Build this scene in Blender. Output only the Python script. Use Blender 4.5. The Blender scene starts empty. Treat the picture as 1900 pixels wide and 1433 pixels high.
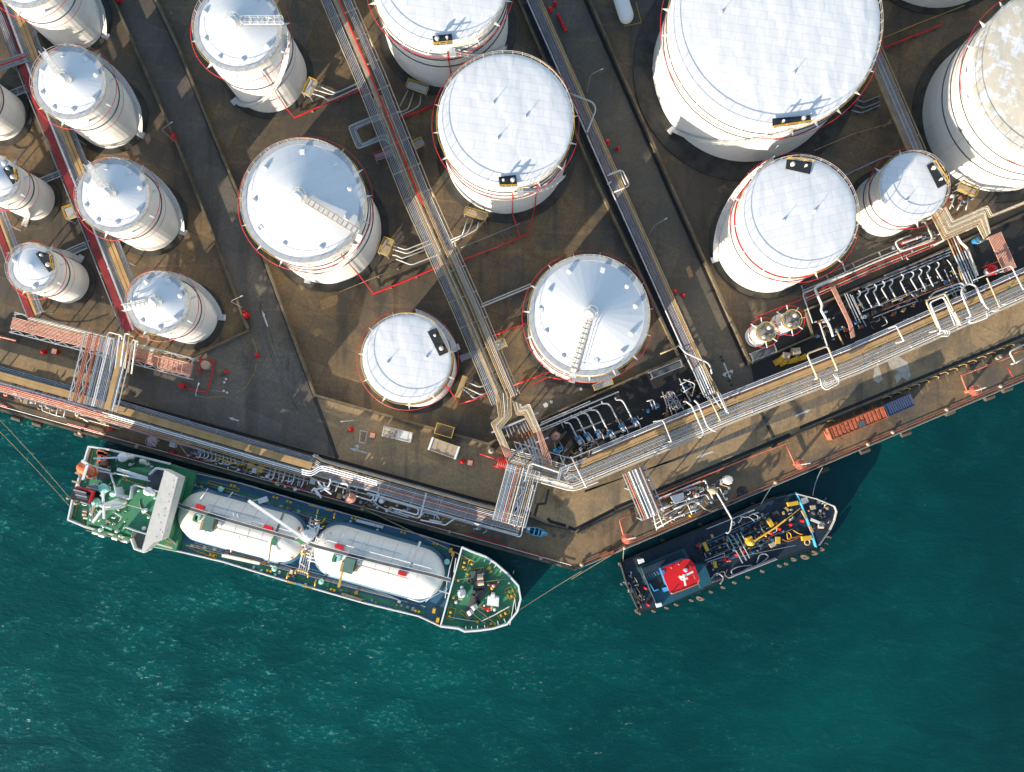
import bpy, math, random
from mathutils import Vector, Matrix
random.seed(7)
R=math.radians; sin=math.sin; cos=math.cos; PI=math.pi
SC=bpy.context.scene
COL=SC.collection
# ---------------------------------------------------------------- camera
H=160.0; PPM=9.0; NX,NY=950.0,830.0          # height above the quay, photo pixels per metre on the quay, foot point
cam=bpy.data.objects.new('camera',bpy.data.cameras.new('camera')); COL.objects.link(cam)
cam.location=(0,0,H); cam.rotation_euler=(0,0,0)
cam.data.sensor_width=36; cam.data.lens=H*PPM/1900*36
cam.data.shift_y=(NY-716.5)/1900; cam.data.shift_x=0
cam.data.clip_start=1; cam.data.clip_end=4000
SC.camera=cam
# ---------------------------------------------------------------- light
SUN_EL=13.0; SUN_DIR=Vector((-0.63,-0.776,0)).normalized()      # towards the sun
w=bpy.data.worlds.new('World'); SC.world=w; w.use_nodes=True
nt=w.node_tree; nt.nodes.clear()
sky=nt.nodes.new('ShaderNodeTexSky'); sky.sky_type='NISHITA'; sky.sun_disc=False
sky.sun_elevation=R(SUN_EL); sky.sun_rotation=math.atan2(SUN_DIR.x,SUN_DIR.y)%(2*PI)
sky.air_density=1.0; sky.dust_density=0.6; sky.ozone_density=1.0
bg=nt.nodes.new('ShaderNodeBackground'); bg.inputs[1].default_value=0.12
wo=nt.nodes.new('ShaderNodeOutputWorld'); nt.links.new(sky.outputs[0],bg.inputs[0]); nt.links.new(bg.outputs[0],wo.inputs[0])
ld=bpy.data.lights.new('sun','SUN'); ld.energy=4.4; ld.angle=R(0.5); ld.color=(1.0,0.87,0.69)
lo=bpy.data.objects.new('sun',ld); COL.objects.link(lo); lo.location=(-200,-250,200)
d=-(SUN_DIR*cos(R(SUN_EL))+Vector((0,0,sin(R(SUN_EL)))))
lo.rotation_euler=d.to_track_quat('-Z','Y').to_euler()
SC.view_settings.view_transform='Standard'; SC.view_settings.look='None'
SC.view_settings.exposure=1.38; SC.view_settings.gamma=1.0; SC.view_settings.use_curve_mapping=False
SC.cycles.max_bounces=5; SC.cycles.diffuse_bounces=2; SC.cycles.glossy_bounces=2

# ---------------------------------------------------------------- helpers
def P(x,y,z=0.0):
    k=(H-z)/H/PPM
    return Vector(((x-NX)*k,-(y-NY)*k,z))
def S2(rgb):
    return tuple(((c/255)/12.92 if c/255<=0.04045 else ((c/255+0.055)/1.055)**2.4) for c in rgb)+(1,)
class Nd:
    def __init__(s,name):
        s.m=bpy.data.materials.new(name); s.m.use_nodes=True; s.t=s.m.node_tree; s.t.nodes.clear()
        s.o=s.n('ShaderNodeOutputMaterial'); s.b=s.n('ShaderNodeBsdfPrincipled'); s.l(s.b.outputs[0],s.o.inputs[0])
        s.tc=s.n('ShaderNodeTexCoord')
    def n(s,k,**kw):
        a=s.t.nodes.new(k)
        for q,v in kw.items(): setattr(a,q,v)
        return a
    def l(s,a,b): s.t.links.new(a,b)
    def mapc(s,scale=(1,1,1),rz=0,loc=(0,0,0)):
        a=s.n('ShaderNodeMapping'); a.inputs['Scale'].default_value=scale; a.inputs['Rotation'].default_value=(0,0,R(rz)); a.inputs['Location'].default_value=loc
        s.l(s.tc.outputs['Object'],a.inputs[0]); return a.outputs[0]
    def noise(s,vec,scale,detail=4,rough=0.55,dist=0.0):
        a=s.n('ShaderNodeTexNoise'); a.inputs['Scale'].default_value=scale; a.inputs['Detail'].default_value=detail
        a.inputs['Roughness'].default_value=rough; a.inputs['Distortion'].default_value=dist; s.l(vec,a.inputs['Vector']); return a.outputs['Fac']
    def ramp(s,fac,a,b,va=0.0,vb=1.0):
        r=s.n('ShaderNodeMapRange'); r.interpolation_type='SMOOTHSTEP'
        r.inputs['From Min'].default_value=a; r.inputs['From Max'].default_value=b; r.inputs['To Min'].default_value=va; r.inputs['To Max'].default_value=vb
        s.l(fac,r.inputs['Value']); return r.outputs[0]
    def mix(s,fac,a,b,mode='MIX'):
        m=s.n('ShaderNodeMix'); m.data_type='RGBA'; m.blend_type=mode
        if isinstance(fac,(int,float)): m.inputs[0].default_value=fac
        else: s.l(fac,m.inputs[0])
        for i,v in ((6,a),(7,b)):
            if isinstance(v,tuple): m.inputs[i].default_value=v
            else: s.l(v,m.inputs[i])
        return m.outputs[2]
    def math(s,op,a,b):
        m=s.n('ShaderNodeMath'); m.operation=op
        for i,v in ((0,a),(1,b)):
            if isinstance(v,(int,float)): m.inputs[i].default_value=v
            else: s.l(v,m.inputs[i])
        return m.outputs[0]
    def bump(s,h,strength=0.3,dist=0.05):
        a=s.n('ShaderNodeBump'); a.inputs['Strength'].default_value=strength; a.inputs['Distance'].default_value=dist
        s.l(h,a.inputs['Height']); s.l(a.outputs[0],s.b.inputs['Normal'])
    def fin(s,col,rough=0.6,metal=0.0):
        if isinstance(col,tuple): s.b.inputs['Base Color'].default_value=col
        else: s.l(col,s.b.inputs['Base Color'])
        if isinstance(rough,(int,float)): s.b.inputs['Roughness'].default_value=rough
        else: s.l(rough,s.b.inputs['Roughness'])
        s.b.inputs['Metallic'].default_value=metal
        return s.m
def mul(c,f): return (min(1,c[0]*f),min(1,c[1]*f),min(1,c[2]*f),1)
RUST=(0.16,0.062,0.022,1); GRIME=(0.06,0.05,0.038,1)
def paint(name,lin,rough=0.5,metal=0.0,var=0.75,sc=0.6,dirt=0.35,rust=0.0,dirtc=None):
    a=Nd(name); base=tuple(lin)+(1,) if len(lin)==3 else lin
    v=a.mapc()
    n1=a.noise(v,sc,5,0.6); n2=a.noise(v,sc*6,4,0.6)
    c=a.mix(a.ramp(n1,0.35,0.7),base,mul(base,var))
    c=a.mix(a.math('MULTIPLY',a.ramp(n2,0.55,0.75),dirt),c,dirtc or mul(base,0.35))
    if rust>0:
        n3=a.noise(a.mapc(loc=(31,7,3)),sc*2.2,6,0.7)
        c=a.mix(a.ramp(n3,0.66-rust*0.25,0.70-rust*0.2),c,RUST)
    a.bump(n2,0.15,0.03)
    return a.fin(c,a.ramp(n1,0.2,0.8,rough*0.85,min(1,rough*1.2)),metal)
M={}
M['white']=paint('white_paint',(0.74,0.74,0.73),0.5,var=0.94,dirt=0.12)
M['shell']=None
M['offwhite']=paint('weathered_white_paint',(0.62,0.60,0.55),0.55,var=0.85,dirt=0.3,rust=0.12)
M['grey']=paint('galvanised_grey_steel',(0.33,0.35,0.38),0.58,metal=0.35,var=0.8,dirt=0.3)
M['bluegrey']=paint('bluish_grey_pipe_paint',(0.26,0.31,0.38),0.58,metal=0.2,var=0.75)
M['lgrey']=paint('light_grey_pipe_cladding',(0.50,0.51,0.52),0.58,metal=0.25,var=0.85,dirt=0.3)
M['dgrey']=paint('dark_grey_steel',(0.09,0.095,0.10),0.55,var=0.7)
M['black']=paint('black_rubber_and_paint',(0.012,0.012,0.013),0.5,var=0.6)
M['beige']=paint('beige_pipe_cladding',(0.50,0.40,0.27),0.5,var=0.78,dirt=0.35,rust=0.1)
M['tan']=paint('tan_weathered_pipe',(0.40,0.29,0.15),0.55,var=0.7,dirt=0.4,rust=0.25)
M['ochre']=paint('ochre_walkway_board',(0.46,0.29,0.12),0.7,var=0.72,sc=0.35,dirt=0.35)
M['pink']=paint('faded_pink_pipe_paint',(0.50,0.25,0.18),0.5,var=0.75,dirt=0.3)
M['coral']=paint('coral_red_pipe_paint',(0.55,0.15,0.09),0.5,var=0.75,dirt=0.25)
M['mauve']=paint('mauve_grey_pipe_paint',(0.27,0.22,0.25),0.5,var=0.75)
M['red']=paint('fire_red_paint',(0.60,0.010,0.014),0.4,var=0.75,dirt=0.15)
M['darkred']=paint('dark_red_grating',(0.26,0.022,0.024),0.6,var=0.6,sc=0.4,dirt=0.5,rust=0.2)
M['rust']=paint('bare_rusted_steel',(0.25,0.085,0.03),0.8,var=0.45,sc=1.5,dirt=0.6)
M['yellow']=paint('safety_yellow_paint',(0.62,0.38,0.03),0.45,var=0.8,dirt=0.2)
M['brightyellow']=paint('bright_yellow_paint',(0.60,0.34,0.015),0.4,var=0.85,dirt=0.15)
M['bluevalve']=paint('bright_blue_pump_paint',(0.03,0.19,0.42),0.4,var=0.75,dirt=0.25)
M['cyan']=paint('sky_blue_paint',(0.06,0.36,0.62),0.4,var=0.8,dirt=0.2)
M['panel']=paint('black_roof_mat',(0.012,0.02,0.03),0.75,var=0.8,dirt=0.2)
M['navy']=paint('navy_hull_paint',(0.006,0.020,0.038),0.6,var=0.5,sc=0.4,dirt=0.5,dirtc=(0.05,0.06,0.07,1))
M['teal']=paint('teal_blue_deck_paint',(0.012,0.085,0.12),0.45,var=0.7,sc=0.3,dirt=0.35)
M['shipblue']=paint('blue_ship_deck_paint',(0.035,0.125,0.215),0.45,var=0.75,sc=0.15,dirt=0.3,dirtc=(0.06,0.08,0.10,1),rust=0.06)
M['shipgreen']=paint('green_ship_deck_paint',(0.040,0.22,0.105),0.6,var=0.65,sc=0.35,dirt=0.4,rust=0.08)
M['mint']=paint('mint_green_vent_paint',(0.30,0.62,0.52),0.5,var=0.9,dirt=0.15)
M['greygreen']=paint('grey_green_louvre_paint',(0.10,0.19,0.16),0.5,var=0.75)
M['orange']=paint('orange_container_paint',(0.50,0.12,0.05),0.7,var=0.7,sc=0.7,dirt=0.5,rust=0.55)
M['paleblue']=paint('chalky_pale_blue_boat_paint',(0.13,0.40,0.58),0.5,var=0.8,sc=1.5,dirt=0.3)
M['domewhite']=paint('weathered_white_dome_paint',(0.79,0.77,0.71),0.5,var=0.95,sc=0.35,dirt=0.22,rust=0.03,dirtc=(0.50,0.46,0.38,1))
M['roofrust']=paint('rust_streaked_white_roof_sheet',(0.55,0.48,0.38),0.7,var=0.6,sc=1.4,dirt=0.5,rust=0.6)
M['lifeorange']=paint('lifeboat_orange_gelcoat',(0.68,0.15,0.05),0.35,var=0.85)
M['navycont']=paint('navy_container_paint',(0.055,0.075,0.14),0.5,var=0.8,sc=0.6,dirt=0.2)
M['rope']=paint('tan_mooring_rope',(0.36,0.28,0.17),0.9,var=0.7,sc=2)
M['conc']=paint('stained_concrete',(0.155,0.12,0.075),0.85,var=0.55,sc=0.35,dirt=0.5)
M['dconc']=paint('dark_damp_concrete',(0.05,0.046,0.038),0.85,var=0.55,sc=0.35,dirt=0.5)
M['paintline']=paint('worn_white_road_paint',(0.55,0.55,0.54),0.7,var=0.75,sc=2.5,dirt=0.6)
M['yline']=paint('worn_yellow_road_paint',(0.36,0.26,0.04),0.7,var=0.6,sc=1.5,dirt=0.5)
M['drum']=paint('dark_stained_tank_top',(0.24,0.22,0.19),0.75,var=0.4,sc=1.2,dirt=0.7,rust=0.0)
M['sand']=paint('bleached_tan_canvas',(0.42,0.33,0.23),0.85,var=0.8,sc=0.8,dirt=0.3)

M['fender']=paint('worn_brown_tyre_rubber',(0.075,0.058,0.045),0.85,var=0.6,sc=1.5,dirt=0.5)
M['stain']=paint('rusty_run_off_stain',(0.30,0.19,0.085),0.9,var=0.6,sc=2.5,dirt=0.6)
M['tyremark']=paint('pale_tyre_scuff',(0.125,0.125,0.118),0.9,var=0.5,sc=2.0,dirt=0.7)
M['slab']=paint('lighter_slab_patch',(0.13,0.105,0.075),0.9,var=0.6,sc=0.9,dirt=0.6)
def shellmat():
    a=Nd('white_tank_shell_plates'); sp=a.n('ShaderNodeSeparateXYZ'); a.l(a.tc.outputs['Object'],sp.inputs[0])
    v=a.mapc((1,1,0.06)); n=a.noise(v,1.3,5,0.6); n0=a.noise(a.mapc(),0.12,4)
    base=a.mix(a.ramp(n0,0.35,0.7),(0.72,0.71,0.68,1),(0.66,0.65,0.625,1))
    c=a.mix(a.math('MULTIPLY',a.ramp(n,0.56,0.78),0.30),base,(0.36,0.31,0.24,1))
    # plate seams every 2.4 m
    f=a.math('FRACT',a.math('MULTIPLY',sp.outputs[2],1/2.4),0); s=a.math('LESS_THAN',f,0.035)
    c=a.mix(a.math('MULTIPLY',s,0.35),c,(0.30,0.27,0.22,1))
    a.bump(n0,0.25,0.4)
    return a.fin(c,0.55)
M['shell']=shellmat()
def roofmat(name,rz,bw,bh,stain=0.0,line=0.13,wob=1.0):
    a=Nd(name); v=a.mapc((1,1,1),rz)
    br=a.n('ShaderNodeTexBrick'); a.l(v,br.inputs['Vector']); br.inputs['Scale'].default_value=1
    br.inputs['Brick Width'].default_value=bw; br.inputs['Row Height'].default_value=bh; br.inputs['Mortar Size'].default_value=0.035
    br.inputs['Mortar Smooth'].default_value=0.2
    br.inputs['Color1'].default_value=(0.76,0.76,0.76,1); br.inputs['Color2'].default_value=(0.71,0.715,0.72,1); br.inputs['Mortar'].default_value=(0.76-line*1.6,0.76-line*1.5,0.76-line*1.2,1)
    n=a.noise(a.mapc((1,0.45,1),rz+20,(5,9,0)),0.30,2,0.4,0.3); n2=a.noise(a.mapc(),1.1,4,0.6)
    c=a.mix(a.math('MULTIPLY',a.ramp(n2,0.60,0.8),0.15),br.outputs['Color'],(0.5,0.49,0.47,1))
    if stain>0:
        n4=a.noise(a.mapc(loc=(2,4,0)),0.19,6,0.68); n5=a.noise(a.mapc((1,1,1),0,(8,1,0)),0.55,7,0.72)
        ck=a.n('ShaderNodeTexBrick'); a.l(a.mapc((1,1,1),rz+1.5),ck.inputs['Vector']); ck.inputs['Scale'].default_value=1; ck.inputs['Brick Width'].default_value=1.9; ck.inputs['Row Height'].default_value=1.2
        ck.inputs['Mortar Size'].default_value=0.02; ck.inputs['Color1'].default_value=(0,0,0,1); ck.inputs['Color2'].default_value=(1,1,1,1); ck.inputs['Mortar'].default_value=(0.4,0.4,0.4,1)
        bw_=a.n('ShaderNodeRGBToBW'); a.l(ck.outputs['Color'],bw_.inputs[0])
        mk=a.math('ADD',a.math('MULTIPLY',n5,1.0),a.math('MULTIPLY',bw_.outputs[0],0.14))
        c=a.mix(a.ramp(mk,0.49,0.57,0,0.9),c,(0.60,0.53,0.40,1))
        c=a.mix(a.ramp(n4,0.60,0.68,0,0.45),c,(0.42,0.31,0.19,1))
    a.bump(n,0.5,wob)
    return a.fin(c,0.42)
M['roof1']=roofmat('panelled_white_roof',8,3.4,1.5,wob=0.5)
M['roof2']=roofmat('panelled_white_roof_turned',-14,3.4,1.5,wob=0.4)
M['roofstain']=roofmat('patched_stained_roof',18,3.0,1.6,1.0,wob=0.6)
M['roofplate']=roofmat('white_plate_roof',-28,9,1.7,0,0.06,wob=0.12)
M['roofcone']=roofmat('white_cone_roof',0,60,60,0,0.0,wob=0.08)

class MB:
    def __init__(s): s.v=[]; s.f=[]
    def add(s,vs,fs):
        k=len(s.v); s.v+= [Vector(a) for a in vs]; s.f+=[tuple(k+i for i in f) for f in fs]; return s
    def box(s,c,sx,sy,sz,a=0.0):
        ca,sa=cos(a),sin(a); vs=[]
        for z in (0,sz):
            for (x,y) in ((-sx/2,-sy/2),(sx/2,-sy/2),(sx/2,sy/2),(-sx/2,sy/2)):
                vs.append((c[0]+x*ca-y*sa,c[1]+x*sa+y*ca,c[2]+z))
        return s.add(vs,[(3,2,1,0),(4,5,6,7),(0,1,5,4),(1,2,6,5),(2,3,7,6),(3,0,4,7)])
    def beam(s,a,b,w,h=None):
        h=h or w; a=Vector(a); b=Vector(b); t=(b-a); 
        if t.length<1e-6: return s
        t.normalize(); u=Vector((0,0,1)) if abs(t.z)<0.95 else Vector((1,0,0))
        sd=t.cross(u).normalized(); up=sd.cross(t)
        vs=[]
        for p in (a,b):
            for (i,j) in ((-1,-1),(1,-1),(1,1),(-1,1)): vs.append(p+sd*(i*w/2)+up*(j*h/2))
        return s.add(vs,[(0,1,2,3),(7,6,5,4),(4,5,1,0),(5,6,2,1),(6,7,3,2),(7,4,0,3)])
    def tube(s,pts,r,n=8,close=False,fil=0.0,rl=None):
        pts=[Vector(p) for p in pts]
        if fil>0 and len(pts)>2:
            q=[pts[0]]
            for i in range(1,len(pts)-1):
                p=pts[i]; a=pts[i-1]-p; b=pts[i+1]-p; f=min(fil,a.length*0.45,b.length*0.45)
                a=p+a.normalized()*f; b=p+b.normalized()*f
                q+=[a,(a+b)*0.25+p*0.5,b]
            q.append(pts[-1]); pts=q
        m=len(pts); k=len(s.v)
        for i,p in enumerate(pts):
            if close: a=pts[i-1]; b=pts[(i+1)%m]
            else: a=pts[max(0,i-1)]; b=pts[min(m-1,i+1)]
            t1=(p-a); t2=(b-p)
            if t1.length<1e-6: t1=t2
            if t2.length<1e-6: t2=t1
            t1=t1.normalized(); t2=t2.normalized(); t=(t1+t2)
            t=t.normalized() if t.length>1e-4 else t1
            u=Vector((0,0,1)) if abs(t.z)<0.9 else Vector((0.6,0.8,0))
            sd=t.cross(u).normalized(); up=sd.cross(t)
            mi=min(1.5,1/max(0.5,t.dot(t1)))
            for j in range(n):
                an=2*PI*(j+0.5)/n; s.v.append(p+sd*(cos(an)*(rl[i] if rl else r)*mi)+up*(sin(an)*(rl[i] if rl else r)))
        for i in range(m if close else m-1):
            for j in range(n):
                a=k+i*n+j; b=k+i*n+(j+1)%n; c=k+((i+1)%m)*n+(j+1)%n; e=k+((i+1)%m)*n+j
                s.f.append((a,e,c,b))
        if not close:
            s.f.append(tuple(k+j for j in range(n))); s.f.append(tuple(k+(m-1)*n+j for j in reversed(range(n))))
        return s
    def lathe(s,c,prof,n=32,a0=0):
        k=len(s.v); 
        for (r,z) in prof:
            for j in range(n):
                an=a0+2*PI*j/n; s.v.append(Vector((c[0]+r*cos(an),c[1]+r*sin(an),c[2]+z)))
        for i in range(len(prof)-1):
            for j in range(n):
                s.f.append((k+i*n+j,k+i*n+(j+1)%n,k+(i+1)*n+(j+1)%n,k+(i+1)*n+j))
        if prof[0][0]>1e-3: s.f.append(tuple(k+j for j in reversed(range(n))))
        e=k+(len(prof)-1)*n
        if prof[-1][0]>1e-3: s.f.append(tuple(e+j for j in range(n)))
        return s
    def ring(s,c,r,t,n=64,m=6,a0=0,a1=2*PI):
        full=abs(a1-a0-2*PI)<1e-6
        pts=[Vector((c[0]+r*cos(a0+(a1-a0)*i/n),c[1]+r*sin(a0+(a1-a0)*i/n),c[2])) for i in range(n if full else n+1)]
        return s.tube(pts,t,m,full)
    def prism(s,pts,z0,z1):
        pts=[(p[0],p[1]) for p in pts]; n=len(pts)
        A=sum(pts[i][0]*pts[(i+1)%n][1]-pts[(i+1)%n][0]*pts[i][1] for i in range(n))
        if A<0: pts=pts[::-1]
        vs=[(x,y,z0) for x,y in pts]+[(x,y,z1) for x,y in pts]
        return s.add(vs,[tuple(reversed(range(n))),tuple(range(n,2*n))]+[(i,(i+1)%n,n+(i+1)%n,n+i) for i in range(n)])
    def pp(s,px,z0,z1):                                # polygon given as photo points at the height of its top
        return s.prism([P(x,y,z1) for x,y in px],z0,z1)
    def cyl(s,a,b,r,n=12): return s.tube([a,b],r,n)
    def capsule(s,a,b,r,n=28,m=7,zs=1.0):
        a=Vector(a); b=Vector(b); t=(b-a).normalized(); sd=t.cross(Vector((0,0,1))).normalized(); up=sd.cross(t)
        k=len(s.v); rows=[]
        for i in range(1,m): an=PI/2*(1-i/m); rows.append((a-t*(r*0.98*sin(an)),r*cos(an)))
        for i in range(9): rows.append((a+(b-a)*(i/8),r))
        for i in range(1,m): an=PI/2*i/m; rows.append((b+t*(r*0.98*sin(an)),r*cos(an)))
        for p,q in rows:
            for j in range(n):
                an=2*PI*j/n; s.v.append(p+sd*(cos(an)*q)+up*(sin(an)*q*zs))
        for i in range(len(rows)-1):
            for j in range(n): s.f.append((k+i*n+j,k+(i+1)*n+j,k+(i+1)*n+(j+1)%n,k+i*n+(j+1)%n))
        s.f.append(tuple(k+j for j in range(n))); e=k+(len(rows)-1)*n; s.f.append(tuple(e+j for j in reversed(range(n))))
        return s
WM={}
def link(o,par): 
    COL.objects.link(o)
    if par is not None: o.parent=par
def tag(o,label=None,cat=None,group=None,kind=None):
    if label: o['label']=label
    if cat: o['category']=cat
    if group: o['group']=group
    if kind: o['kind']=kind
def thing(name,label,cat,loc,group=None,rz=0.0):
    o=bpy.data.objects.new(name,None); o.empty_display_size=1; o.location=loc; o.rotation_euler=(0,0,rz); COL.objects.link(o)
    WM[o.name]=Matrix.Translation(Vector(loc))@Matrix.Rotation(rz,4,'Z'); tag(o,label,cat,group); return o
def part(mb,name,mat,par=None,label=None,smooth=False,origin=None):
    me=bpy.data.meshes.new(name); vs=mb.v
    if not vs: return None
    if par is not None:
        pm=WM[par.name]; inv=pm.inverted()
        c=Vector((0,0,0)); mn=min(v.z for v in vs)
        cx=sum(v.x for v in vs)/len(vs); cy=sum(v.y for v in vs)/len(vs)
        org=Vector((cx,cy,mn)); loc=inv@org; 
        rot=inv.to_3x3()
        co=[rot@(v-org) for v in vs]
    else:
        mn=min(v.z for v in vs); cx=sum(v.x for v in vs)/len(vs); cy=sum(v.y for v in vs)/len(vs)
        org=Vector(origin) if origin is not None else Vector((cx,cy,mn)); loc=org; co=[v-org for v in vs]
    me.from_pydata([tuple(v) for v in co],[],mb.f); me.materials.append(M[mat] if isinstance(mat,str) else mat)
    me.update()
    if smooth: me.polygons.foreach_set('use_smooth',[True]*len(me.polygons))
    o=bpy.data.objects.new(name,me); o.location=loc; link(o,par)
    WM[o.name]=(WM[par.name] if par is not None else Matrix())@Matrix.Translation(loc)
    if label: o['label']=label
    return o
def solo(mb,name,mat,label,cat,group=None,smooth=False):
    o=part(mb,name,mat,None,None,smooth); tag(o,label,cat,group); return o
def struct(mb,name,mat,par=None):
    o=part(mb,name,mat,par,origin=None if par is not None else (0,0,0))
    if par is None: o['kind']='structure'
    return o
def dup(root,loc,rz=0.0,label=None,group=None):
    r=root.copy(); COL.objects.link(r); r.location=loc; r.rotation_euler=(0,0,rz)
    if label: r['label']=label
    if group: r['group']=group
    for ch in list(root.children):
        c=ch.copy(); COL.objects.link(c); c.parent=r
        for g in ch.children:
            q=g.copy(); COL.objects.link(q); q.parent=c
    WM[r.name]=Matrix.Translation(Vector(loc))@Matrix.Rotation(rz,4,'Z')
    return r
def offs(pts,dd):
    out=[]; n=len(pts)
    for i in range(n):
        ns=[]
        for (a,b) in ((i-1,i),(i,i+1)):
            if a>=0 and b<n:
                dx=pts[b][0]-pts[a][0]; dy=pts[b][1]-pts[a][1]; L=math.hypot(dx,dy) or 1; ns.append((-dy/L,dx/L))
        nx=sum(q[0] for q in ns)/len(ns); ny=sum(q[1] for q in ns)/len(ns); q=nx*nx+ny*ny
        out.append((pts[i][0]+dd*nx/q,pts[i][1]+dd*ny/q))
    return out
def sub(pts,t0,t1):
    L=[0]
    for i in range(len(pts)-1): L.append(L[-1]+math.hypot(pts[i+1][0]-pts[i][0],pts[i+1][1]-pts[i][1]))
    T=L[-1]
    def at(t):
        x=t*T
        for i in range(len(pts)-1):
            if x<=L[i+1]+1e-9:
                f=(x-L[i])/((L[i+1]-L[i]) or 1); return (pts[i][0]+f*(pts[i+1][0]-pts[i][0]),pts[i][1]+f*(pts[i+1][1]-pts[i][1]))
        return pts[-1]
    return [at(t0)]+[pts[i] for i in range(1,len(pts)-1) if t0*T<L[i]<t1*T]+[at(t1)],T
def strip(mb,pts,z,w,th=0.08):
    a=offs(pts,-w/2); b=offs(pts,w/2)
    A=[P(x,y,z) for x,y in a]; B=[P(x,y,z) for x,y in b]; n=len(A)
    vs=[]
    for i in range(n): vs+=[A[i],B[i],A[i]-Vector((0,0,th)),B[i]-Vector((0,0,th))]
    fs=[]
    for i in range(n-1):
        k=4*i; fs+=[(k,k+1,k+5,k+4),(k+2,k+6,k+7,k+3),(k,k+4,k+6,k+2),(k+1,k+3,k+7,k+5)]
    fs+=[(0,2,3,1),(4*n-4,4*n-3,4*n-1,4*n-2)]
    return mb.add(vs,fs)
def pipe(par,pts,z,r,mat,name='pipe',label=None,fil=0.5,n=6):
    """pts photo points (x,y) or (x,y,z)"""
    q=[P(p[0],p[1],p[2] if len(p)>2 else z) for p in pts]; r=r/PPM
    if fil>0 and len(q)>2:
        s=[q[0]]
        for i in range(1,len(q)-1):
            p=q[i]; u=q[i-1]-p; v=q[i+1]-p; f=min(fil,u.length*0.45,v.length*0.45); u=p+u.normalized()*f; v=p+v.normalized()*f; s+=[u,(u+v)*0.25+p*0.5,v]
        s.append(q[-1]); q=s
    o=[q[0]]; rl=[r]; ph=random.uniform(2.5,7)          # welded flanges along the straight runs
    for i in range(len(q)-1):
        u=q[i+1]-q[i]; L=u.length; x=ph
        while L>3.0 and x<L-0.6 and r>0.075:
            for dx,k in ((-0.09,1),(-0.085,1.45),(0.085,1.45),(0.09,1)): o.append(q[i]+u*((x+dx)/L)); rl.append(r*k)
            x+=random.uniform(5,13)
        o.append(q[i+1]); rl.append(r)
    return part(MB().tube(o,r,n,rl=rl),name,mat,par,label,smooth=len(o)==len(q))
def rack(label,pts,z,spec,hw,planks=(),step=52,emat='lgrey',legs=True,edge=True,ew=1.6,legstep=2,legz=0.0,trim=0,name='pipe_rack',cat='pipe rack',zb=0.35,group=None,truss=False):
    mid,_=sub(pts,0.5,0.5+1e-6); lo=P(mid[0][0],mid[0][1],z); t=thing(name,label,cat,(lo.x,lo.y,legz),group)
    h0_,h1_=(-hw,hw) if not isinstance(hw,tuple) else hw
    for sp in spec:
        o,r,m=sp[:3]; q=offs(pts,o)
        if len(sp)>3: q,_=sub(q,sp[3],sp[4])
        zz=z+(sp[5] if len(sp)>5 else 0)+r/PPM
        pipe(t,q,zz,r,m)
    for pk in planks:
        o,wd,m=pk[:3]; q=offs(pts,o)
        if len(pk)>3: q,_=sub(q,pk[3],pk[4])
        part(strip(MB(),q,z+0.45,wd),'walkway',m,t)
    if edge:
        for dd in (h0_,h1_):
            q=[P(x,y,z) for x,y in offs(pts,dd)]
            mb=MB()
            for i in range(len(q)-1): mb.beam(q[i],q[i+1],ew/PPM,0.22)
            part(mb,'edge_beam',emat,t)
    _,T=sub(pts,0,1); k=max(1,int(T/step))
    A=offs(pts,h0_); B=offs(pts,h1_)
    for i in range(k+1):
        tt=min(max(i/k,0.01),0.99); a,_=sub(A,tt,min(1,tt+0.001)); b,_=sub(B,tt,min(1,tt+0.001)); a=a[0]; b=b[0]
        mb=MB(); pa=P(a[0],a[1],z-zb*0.3); pb=P(b[0],b[1],z-zb*0.3); mb.beam(pa,pb,0.2,0.26)
        if legs and z-legz>1 and i%legstep==0:
            for p in (pa,pb): mb.beam((p.x,p.y,legz),(p.x,p.y,z-0.12),0.2,0.2)
        part(mb,'support_frame',emat,t)
    if truss:
        for sgn in truss:
            mb=MB(); q=offs(pts,sgn[0]); q2=offs(pts,sgn[1]); kk=int(T/14)
            for i in range(kk):
                a,_=sub(q if i%2 else q2,i/kk,i/kk+1e-4); b,_=sub(q2 if i%2 else q,(i+1)/kk-1e-4,(i+1)/kk)
                mb.beam(P(a[0][0],a[0][1],z+0.05),P(b[-1][0],b[-1][1],z+0.05),0.13,0.13)
            part(mb,'lattice',emat,t)
    return t
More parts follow.
